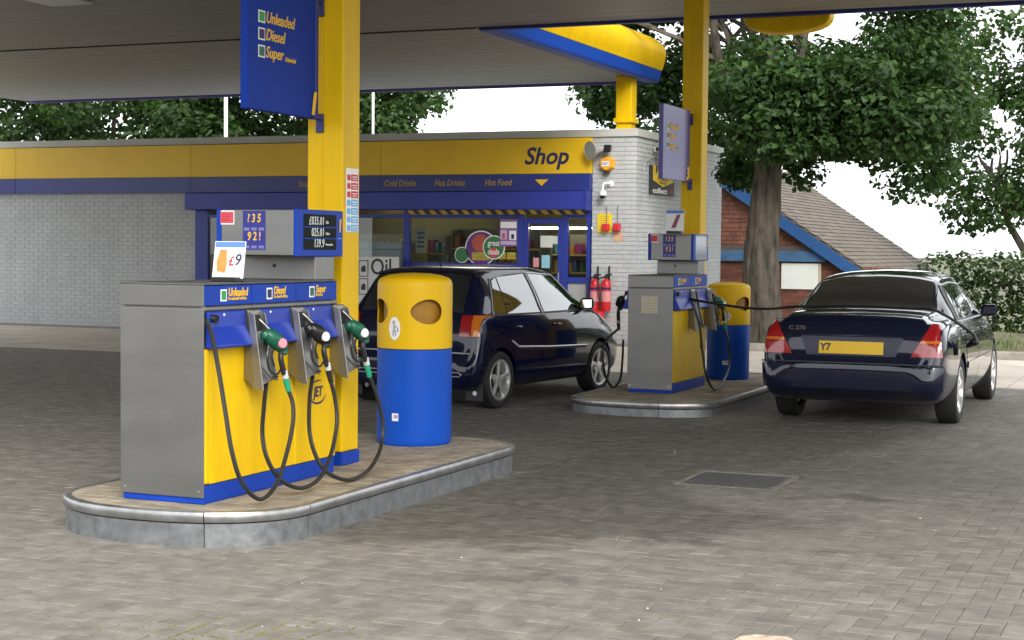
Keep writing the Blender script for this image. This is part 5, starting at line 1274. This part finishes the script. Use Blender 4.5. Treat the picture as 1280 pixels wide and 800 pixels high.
        obj('brake_disc', MB().lathe([(rim_r-.04, o_*h*.05), (rim_r-.04, o_*h*.0), (.02, o_*h*.0)], 0, 0, 0, 28, 'x'), mat('brake_dark', (.03, .03, .03), .6, .3), W, local=True)
        for k in range(spokes):
            a = 2*math.pi*k/spokes+.3; er, et = Vector((0, math.cos(a), math.sin(a))), Vector((0, -math.sin(a), math.cos(a))); X = Vector((o_, 0, 0))
            w0, w1 = .020, .028
            p = lambda rr_, tt, xx: er*rr_+et*tt+X*xx
            obj('spoke', MB().hexa([p(.03, -w0, h*.50), p(rim_r-.008, -w1, h*.55), p(rim_r-.008, w1, h*.55), p(.03, w0, h*.50)], [p(.03, -w0*.8, h*.74), p(rim_r-.008, -w1*.75, h*.84), p(rim_r-.008, w1*.75, h*.84), p(.03, w0*.8, h*.74)]), mrim or M_rim, W, local=True, bevel=.006)
        obj('hub_cap', MB().lathe([(.065, o_*h*.4), (.06, o_*h*.76), (.03, o_*h*.80), (0, o_*h*.81)], 0, 0, 0, 20, 'x'), mrim or M_rim, W, local=True)
M_tyre = mat('tyre_rubber', (.018, .018, .018), .75, var=.3, scale=20)
M_rim = mat('alloy_silver', (.78, .78, .78), .3, .75)
M_p1 = mat('navy_car_paint', (.004, .006, .028), .15, var=.1, scale=2, coat=1., spec=.08)
M_p2 = mat('dark_blue_car_paint', (.005, .008, .026), .15, var=.1, scale=2, coat=1., spec=.08)
M_cg = mat('car_glass', (.012, .018, .02), .03, spec=1., coat=1.)
M_cg.node_tree.nodes['Principled BSDF'].inputs['IOR'].default_value = 1.75
M_rlamp = mat('red_lamp', (.34, .006, .010), .12, coat=1., em=None)
M_alamp = mat('amber_lamp', (.62, .17, .01), .12, coat=1.)
M_clamp = mat('clear_lamp', (.55, .5, .48), .1, coat=1.)
M_trim = mat('rubber_trim', (.015, .015, .016), .5)
M_plate = mat('yellow_plate', (.75, .48, .02), .4)
M_ldim = mat('pale_trim', (.68, .70, .72), .35, .5)

TAB1 = dict(
 y=[0, .04, .07, .10, .14, .28, .42, .60, 1.0, 1.5, 2.0, 2.38, 2.72, 3.02, 3.28, 3.45, 3.53],
 zc=[.50, .57, .66, .80, .94, 1.18, 1.365, 1.405, 1.425, 1.425, 1.395, 1.19, .985, .91, .81, .69, .55],
 zrf=[.48, .55, .64, .78, .91, 1.14, 1.32, 1.36, 1.378, 1.378, 1.335, 1.13, .955, .87, .76, .64, .52],
 wrf=[.54, .65, .69, .70, .69, .63, .575, .565, .56, .56, .555, .60, .66, .64, .58, .50, .42],
 zsh=[.42, .48, .56, .68, .84, .90, .91, .915, .915, .91, .905, .90, .885, .80, .69, .57, .46],
 wsh=[.64, .745, .78, .79, .795, .797, .797, .795, .797, .797, .792, .785, .775, .745, .69, .61, .50],
 zmid=[.36, .40, .45, .50, .55, .58, .58, .58, .58, .58, .58, .58, .58, .57, .52, .46, .40],
 wmid=[.69, .785, .81, .818, .822, .825, .827, .828, .83, .83, .83, .828, .825, .81, .77, .69, .57],
 zb=[.26, .23, .215, .205, .20, .20, .20, .19, .19, .19, .19, .19, .19, .20, .205, .22, .25],
 ws=[.56, .66, .70, .73, .75, .76, .77, .775, .78, .78, .78, .78, .77, .76, .72, .63, .50])
th = R(-6.4); f_ = Vector((math.sin(-th), math.cos(th))); r_ = Vector((math.cos(th), math.sin(th)))
rw = Vector((-6.325, 14.63)); og = rw-r_*.82-f_*.53
polo = thing('hatchback_car', 'dark navy five-door hatchback with alloy wheels parked between the pump islands', 'car', (og.x, og.y, 0), th, group='cars at the pumps')
c1 = Car(TAB1, (.53, 2.77), .287, M_p1, polo, .325)
for yy in (.53, 2.77):
    for sg in (-1, 1): c1.wheel(yy, sg, .287, .19, .198, .825)
for K, sg in (('R', 1), ('L', -1)):
    d1 = c1.patch('front_door', K, [(1.49, .25), (2.38, .25)], [(1.49, .912), (2.57, .915)], M_p1, .0035, skirt=.01, nu=18, nv=14)
    d2 = c1.patch('rear_door', K, [(.95, .25), (1.47, .25)], [(.58, .915), (1.47, .912)], M_p1, .0035, skirt=.01, nu=18, nv=14)
    c1.patch('quarter_window', K, [(.46, .95), (.70, .94)], [(.66, 1.268), (.76, 1.30)], M_cg, .006, 6, 6)
    c1.patch('rear_window_surround', K, [(.41, .93), (1.455, .922)], [(.62, 1.295), (1.42, 1.352)], M_trim, .0025, 16, 8)
    c1.patch('rear_door_window', K, [(.725, .94), (1.40, .937)], [(.785, 1.303), (1.37, 1.333)], M_cg, .006, 12, 8, d2)
    c1.patch('front_window_surround', K, [(1.455, .922), (2.65, .925)], [(1.42, 1.352), (2.05, 1.318)], M_trim, .0025, 16, 8)
    c1.patch('front_door_window', K, [(1.50, .938), (2.58, .942)], [(1.46, 1.333), (2.015, 1.305)], M_cg, .006, 14, 8, d1)
    # bright window frames and side moulding
    c1.line('window_frame_trim', K, [(.43, .933), (.63, 1.290), (1.0, 1.332), (1.43, 1.347)], .008, M_ldim, .006)
    c1.line('door_frame_trim', K, [(1.455, .93), (1.42, 1.345), (2.03, 1.315), (2.61, .93)], .008, M_ldim, .006)
    c1.patch('side_moulding', K, [(.88, .575), (2.38, .522)], [(.86, .61), (2.38, .557)], M_trim, .012, 24, 2)
    c1.line('moulding_bright_strip', K, [(.72, .67), (.85, .607), (1.50, .578), (2.38, .554)], .009, M_ldim, .016)
    c1.patch('sill', K, [(.88, .20), (2.40, .20)], [(.89, .245), (2.39, .245)], M_trim, .006, 16, 2)
    for (yy, dd) in ((.78, d2), (1.62, d1)):
        p, nn = c1.hit(K, yy, .80); obj('door_handle', MB().tube([p+nn*.004, p+nn*.028+Vector((0, .03, 0)), p+nn*.028+Vector((0, .13, 0)), p+nn*.004+Vector((0, .16, .0))], .012, 8), M_p1, dd, local=True)
    p, nn = c1.hit(K, 2.43, .985)
    mr_ = obj('mirror', MB().hexa([p+Vector((sg*.02, -.07, -.05)), p+Vector((sg*.20, -.05, -.045)), p+Vector((sg*.17, .07, -.04)), p+Vector((sg*.02, .06, -.04))], [p+Vector((sg*.04, -.07, .08)), p+Vector((sg*.20, -.05, .085)), p+Vector((sg*.17, .05, .08)), p+Vector((sg*.04, .05, .08))]), M_p1, polo, local=True, bevel=.03, seg=3)
    obj('mirror_glass', MB().hexa([p+Vector((sg*.055, -.074, -.03)), p+Vector((sg*.185, -.058, -.025)), p+Vector((sg*.185, -.050, -.025)), p+Vector((sg*.055, -.066, -.03))], [p+Vector((sg*.06, -.074, .06)), p+Vector((sg*.185, -.058, .065)), p+Vector((sg*.185, -.050, .065)), p+Vector((sg*.06, -.066, .06))]), mat('mirror_face', (.8, .82, .85), .03, 1.), mr_, local=True)
    # mud flap
    mf = obj('mud_flap', MB().box(*sorted((sg*.62, sg*.81)), .19, .205, .09, .27), M_trim, polo, local=True, bevel=.008)
    obj('flap_badge', MB().lathe([(.024, 0), (.022, -.004), (0, -.005)], sg*.72, .19, .17, 14, 'y'), M_ldim, mf, local=True)
    # tail lamps: red inner, amber outer corner
    tl = c1.patch('tail_lamp', 'B', [(sg*.60, .73), (sg*.725, .73)], [(sg*.605, .935), (sg*.715, .935)], M_rlamp, .012, 8, 6)
    c1.patch('indicator_lamp', 'B', [(sg*.728, .73), (sg*.81, .735)], [(sg*.718, .935), (sg*.785, .93)], M_alamp, .012, 8, 6, tl)
    c1.patch('reverse_lamp', 'B', [(sg*.615, .75), (sg*.71, .75)], [(sg*.615, .785), (sg*.71, .785)], mat('pink_lamp', (.34, .03, .035), .12, coat=1.), .0145, 6, 2, tl)
    c1.patch('headlamp', 'F', [(sg*.42, .60), (sg*.66, .62)], [(sg*.42, .74), (sg*.64, .74)], M_clamp, .008, 8, 5)
c1.patch('rear_screen_surround', 'T', [(-.60, .155), (.60, .155)], [(-.545, .42), (.545, .42)], M_trim, .003, 16, 8)
c1.patch('rear_screen', 'T', [(-.565, .18), (.565, .18)], [(-.51, .395), (.51, .395)], M_cg, .006, 16, 8)
c1.patch('windscreen', 'T', [(-.53, 2.06), (.53, 2.06)], [(-.63, 2.67), (.63, 2.67)], M_cg, .005, 16, 10)
c1.patch('bonnet', 'T', [(-.60, 2.77), (.60, 2.77)], [(-.50, 3.37), (.50, 3.37)], M_p1, .004, 14, 10)
c1.patch('tailgate_spoiler', 'T', [(-.56, .40), (.56, .40)], [(-.54, .50), (.54, .50)], M_p1, .012, 14, 3)
bp1 = c1.patch('rear_bumper', 'B', [(-.72, .27), (.72, .27)], [(-.73, .55), (.73, .55)], M_p1, .020, 30, 8, skirt=.03)
c1.line('bumper_top_strip', 'B', [(-.74, .565), (.74, .565)], .008, M_ldim, .022, sub=40, parent=bp1)
c1.line('bumper_lower_strip', 'B', [(-.70, .385), (.66, .385), (.69, .365), (.66, .345), (-.70, .345)], .0045, M_ldim, .024, sub=20, parent=bp1)
pl = c1.patch('number_plate', 'B', [(-.26, .60), (.26, .60)], [(-.26, .71), (.26, .71)], M_plate, .012, 6, 2)
p, nn = c1.hit('B', .40, .83)
text('POLO', .06, M_chrome, polo, p+nn*.004, axes=(Vector((1, 0, 0)), Vector((0, .25, .97)).normalized(), Vector((0, -.97, .25)).normalized()), local=True, bold=.02)
p, nn = c1.hit('T', .0, .70); obj('aerial', MB().tube([p, p+Vector((0, -.16, .30))], [.006, .003], 6), M_blackp, polo, local=True)
obj('exhaust', MB().tube([(-.42, -.02, .215), (-.42, .25, .22)], .022, 12), M_steel, polo, local=True)
p0, n0 = c1.hit('T', .02, .17); p1_, n1 = c1.hit('T', .40, .24)
obj('rear_wiper', MB().tube([p0+n0*.02, p1_+n1*.018], .007, 6), M_blackp, polo, local=True)

TAB2 = dict(
 y=[0, .04, .08, .12, .20, .50, .80, 1.1, 1.45, 1.8, 2.3, 2.7, 3.0, 3.4, 3.8, 4.2, 4.42, 4.53],
 zc=[.56, .68, .87, .985, 1.035, 1.06, 1.075, 1.235, 1.385, 1.42, 1.425, 1.37, 1.20, 1.00, .93, .84, .74, .60],
 zrf=[.54, .66, .84, .95, .995, 1.02, 1.03, 1.175, 1.31, 1.335, 1.34, 1.29, 1.14, .96, .88, .78, .68, .56],
 wrf=[.56, .64, .66, .66, .64, .64, .655, .61, .57, .565, .565, .565, .60, .66, .66, .62, .54, .45],
 zsh=[.48, .58, .74, .85, .90, .93, .935, .94, .94, .94, .935, .93, .92, .90, .82, .70, .60, .50],
 wsh=[.64, .73, .765, .782, .797, .812, .822, .822, .822, .822, .822, .82, .815, .80, .78, .72, .62, .50],
 zmid=[.42, .48, .55, .60, .62, .62, .62, .62, .62, .62, .62, .62, .62, .60, .58, .54, .48, .44],
 wmid=[.71, .772, .80, .815, .832, .852, .865, .866, .866, .866, .866, .865, .862, .858, .85, .79, .70, .57],
 zb=[.36, .33, .30, .27, .24, .21, .20, .20, .20, .20, .20, .20, .20, .20, .20, .21, .22, .25],
 ws=[.66, .73, .76, .775, .78, .79, .80, .80, .80, .80, .80, .80, .80, .79, .78, .74, .64, .50])
MX, MY = -2.82, 14.45
merc = thing('saloon_car', 'dark blue saloon car at the right seen from behind with a yellow rear plate', 'car', (MX, MY, 0), 0, group='cars at the pumps')
c2 = Car(TAB2, (.98, 3.695), .315, M_p2, merc, .355)
for yy in (.98, 3.695):
    for sg in (-1, 1): c2.wheel(yy, sg, .315, .205, .21, .855)
for K, sg in (('R', 1), ('L', -1)):
    d1 = c2.patch('front_door', K, [(2.20, .25), (3.22, .25)], [(2.20, .945), (3.25, .93)], M_p2, .0035, skirt=.01, nu=16, nv=12)
    d2 = c2.patch('rear_door', K, [(1.42, .25), (2.18, .25)], [(1.15, .945), (2.18, .945)], M_p2, .0035, skirt=.01, nu=16, nv=12)
    c2.patch('window_surround', K, [(1.05, .955), (3.22, .95)], [(1.40, 1.290), (2.68, 1.270)], M_trim, .0025, 22, 8)
    c2.patch('rear_door_window', K, [(1.16, .975), (2.15, .97)], [(1.45, 1.272), (2.12, 1.290)], M_cg, .006, 14, 8, d2)
    c2.patch('front_door_window', K, [(2.22, .97), (3.12, .965)], [(2.20, 1.290), (2.64, 1.258)], M_cg, .006, 14, 8, d1)
    c2.line('window_bright_strip', K, [(1.02, .955), (1.36, 1.285), (1.9, 1.305), (2.6, 1.275)], .007, M_ldim, .006)
    c2.line('belt_bright_strip', K, [(1.02, .955), (2.2, .955), (3.2, .95)], .006, M_ldim, .006)
    c2.patch('side_moulding', K, [(1.36, .50), (3.2, .50)], [(1.36, .56), (3.2, .56)], M_p2, .012, 20, 2)
    for (yy, dd) in ((1.35, d2), (2.42, d1)):
        p, nn = c2.hit(K, yy, .84); obj('door_handle', MB().tube([p+nn*.004, p+nn*.028+Vector((0, .03, 0)), p+nn*.028+Vector((0, .15, 0)), p+nn*.004+Vector((0, .18, .0))], .012, 8), M_p2, dd, local=True)
    p, nn = c2.hit(K, 2.98, .985)
    obj('mirror', MB().hexa([p+Vector((sg*.02, -.07, -.05)), p+Vector((sg*.20, -.05, -.045)), p+Vector((sg*.17, .07, -.04)), p+Vector((sg*.02, .06, -.04))], [p+Vector((sg*.04, -.07, .08)), p+Vector((sg*.20, -.05, .085)), p+Vector((sg*.17, .05, .08)), p+Vector((sg*.04, .05, .08))]), M_p2, merc, local=True, bevel=.03, seg=3)
    # triangular tail lamps with a paler band
    def tl_edge(z): return .60+.14*(z-.665)/.285
    tl = c2.patch('tail_lamp', 'B', [(sg*.535, .665), (sg*.80, .665)], [(sg*.695, .955), (sg*.762, .945)], M_rlamp, .012, 12, 10)
    c2.patch('indicator_lamp', 'B', [(sg*.61, .785), (sg*.785, .785)], [(sg*.62, .81), (sg*.78, .81)], M_alamp, .0145, 8, 2, tl)
    c2.patch('reverse_lamp', 'B', [(sg*.59, .735), (sg*.79, .735)], [(sg*.605, .765), (sg*.787, .765)], mat('pink_lamp', (.34, .03, .035), .12, coat=1.), .0145, 8, 2, tl)
    c2.patch('headlamp', 'F', [(sg*.40, .60), (sg*.68, .62)], [(sg*.40, .72), (sg*.66, .74)], M_clamp, .008, 8, 5)
c2.patch('rear_screen_surround', 'T', [(-.63, .80), (.63, .80)], [(-.56, 1.44), (.56, 1.44)], M_trim, .003, 16, 12)
c2.patch('rear_screen', 'T', [(-.59, .83), (.59, .83)], [(-.525, 1.405), (.525, 1.405)], M_cg, .006, 16, 12)
c2.patch('windscreen', 'T', [(-.54, 2.72), (.54, 2.72)], [(-.65, 3.32), (.65, 3.32)], M_cg, .005, 16, 10)
bl = c2.patch('boot_lid', 'T', [(-.60, .165), (.60, .165)], [(-.60, .775), (.60, .775)], M_p2, .004, 16, 12)
c2.patch('boot_face', 'B', [(-.52, .64), (.52, .64)], [(-.67, .955), (.67, .955)], M_p2, .006, 22, 10)
nr = c2.patch('plate_recess', 'B', [(-.40, .66), (.40, .66)], [(-.46, .83), (.46, .83)], mat('recess_blue', (.03, .036, .06), .35), .008, 14, 6)
c2.patch('boot_handle', 'B', [(-.45, .835), (.45, .835)], [(-.45, .865), (.45, .865)], M_chrome if False else M_p2, .026, 16, 3)
npl = c2.patch('number_plate', 'B', [(-.29, .675), (.29, .675)], [(-.29, .787), (.29, .787)], M_plate, .016, 8, 3)
bp2 = c2.patch('rear_bumper', 'B', [(-.79, .365), (.79, .365)], [(-.80, .575), (.80, .575)], M_p2, .024, 34, 8, skirt=.04)
c2.line('bumper_top_strip', 'B', [(-.80, .59), (.80, .59)], .007, mat('bumper_strip', (.10, .11, .13), .25, .4), .026, sub=40, parent=bp2)
p, nn = c2.hit('B', 0, .73); ax3 = (Vector((1, 0, 0)), (Vector((0, 0, 1))-nn*nn.z).normalized(), nn)
text('Y7', .092, M_blackp, npl, p+nn*.0175+Vector((-.275, 0, 0)), axes=ax3, local=True, align='LEFT', bold=.03, sx=.9)
p, nn = c2.hit('B', -.50, .90); ax3 = (Vector((1, 0, 0)), (Vector((0, 0, 1))-nn*nn.z).normalized(), Vector((0, -1, .2)).normalized())
text('C 270', .052, M_chrome, merc, p+Vector((0, -.012, 0)), axes=ax3, local=True, bold=.03, sx=1.2)
c2.patch('high_brake_lamp', 'T', [(-.15, .30), (.15, .30)], [(-.15, .34), (.15, .34)], M_rlamp, .004, 6, 2)
p, nn = c2.hit('R', .72, .74)
obj('fuel_flap', MB().box(p.x+.01, p.x+.018, p.y-.16, p.y-.02, p.z-.08, p.z+.08), M_p2, merc, local=True, bevel=.006)
fil = Vector((MX, MY, 0))+p
# filling hose from the further pump across the boot lid into the filler
def ontop(x, y):
    h, n_ = c2.hit('T', x, y); return Vector((MX, MY, 0))+h+n_*.028
ha = [onx(862, 374, -4.80), onx(888, 378.5, -4.55), ony(925, 384, 15.75), ony(960, 386, 15.5), ontop(-.62, .62)+Vector((-.04, 0, .012)), ontop(-.45, .62), ontop(0, .62), ontop(.45, .62), ontop(.62, .64)+Vector((.02, 0, .01)), fil+Vector((.10, -.02, .14)), fil+Vector((.16, -.02, .06))]
fh = thing('filling_nozzle', 'black hose stretched from the further pump across the saloon boot', 'fuel nozzle', tuple(ha[0]), group='fuel nozzles')
obj('hose', MB().tube(cr(ha, 10), .0135, 8), M_black, fh)
nb = fil+Vector((.16, -.02, .06))
obj('body', MB().tube(cr([nb, nb+Vector((-.03, .03, -.02)), fil+Vector((.07, .04, .0))], 5), [.018, .03, .036, .04, .04, .038, .035, .03, .026, .022, .02], 10), M_blackp, fh)
obj('spout', MB().tube([fil+Vector((.08, .04, 0)), fil+Vector((.0, .02, -.01))], .012, 8), M_steel, fh)
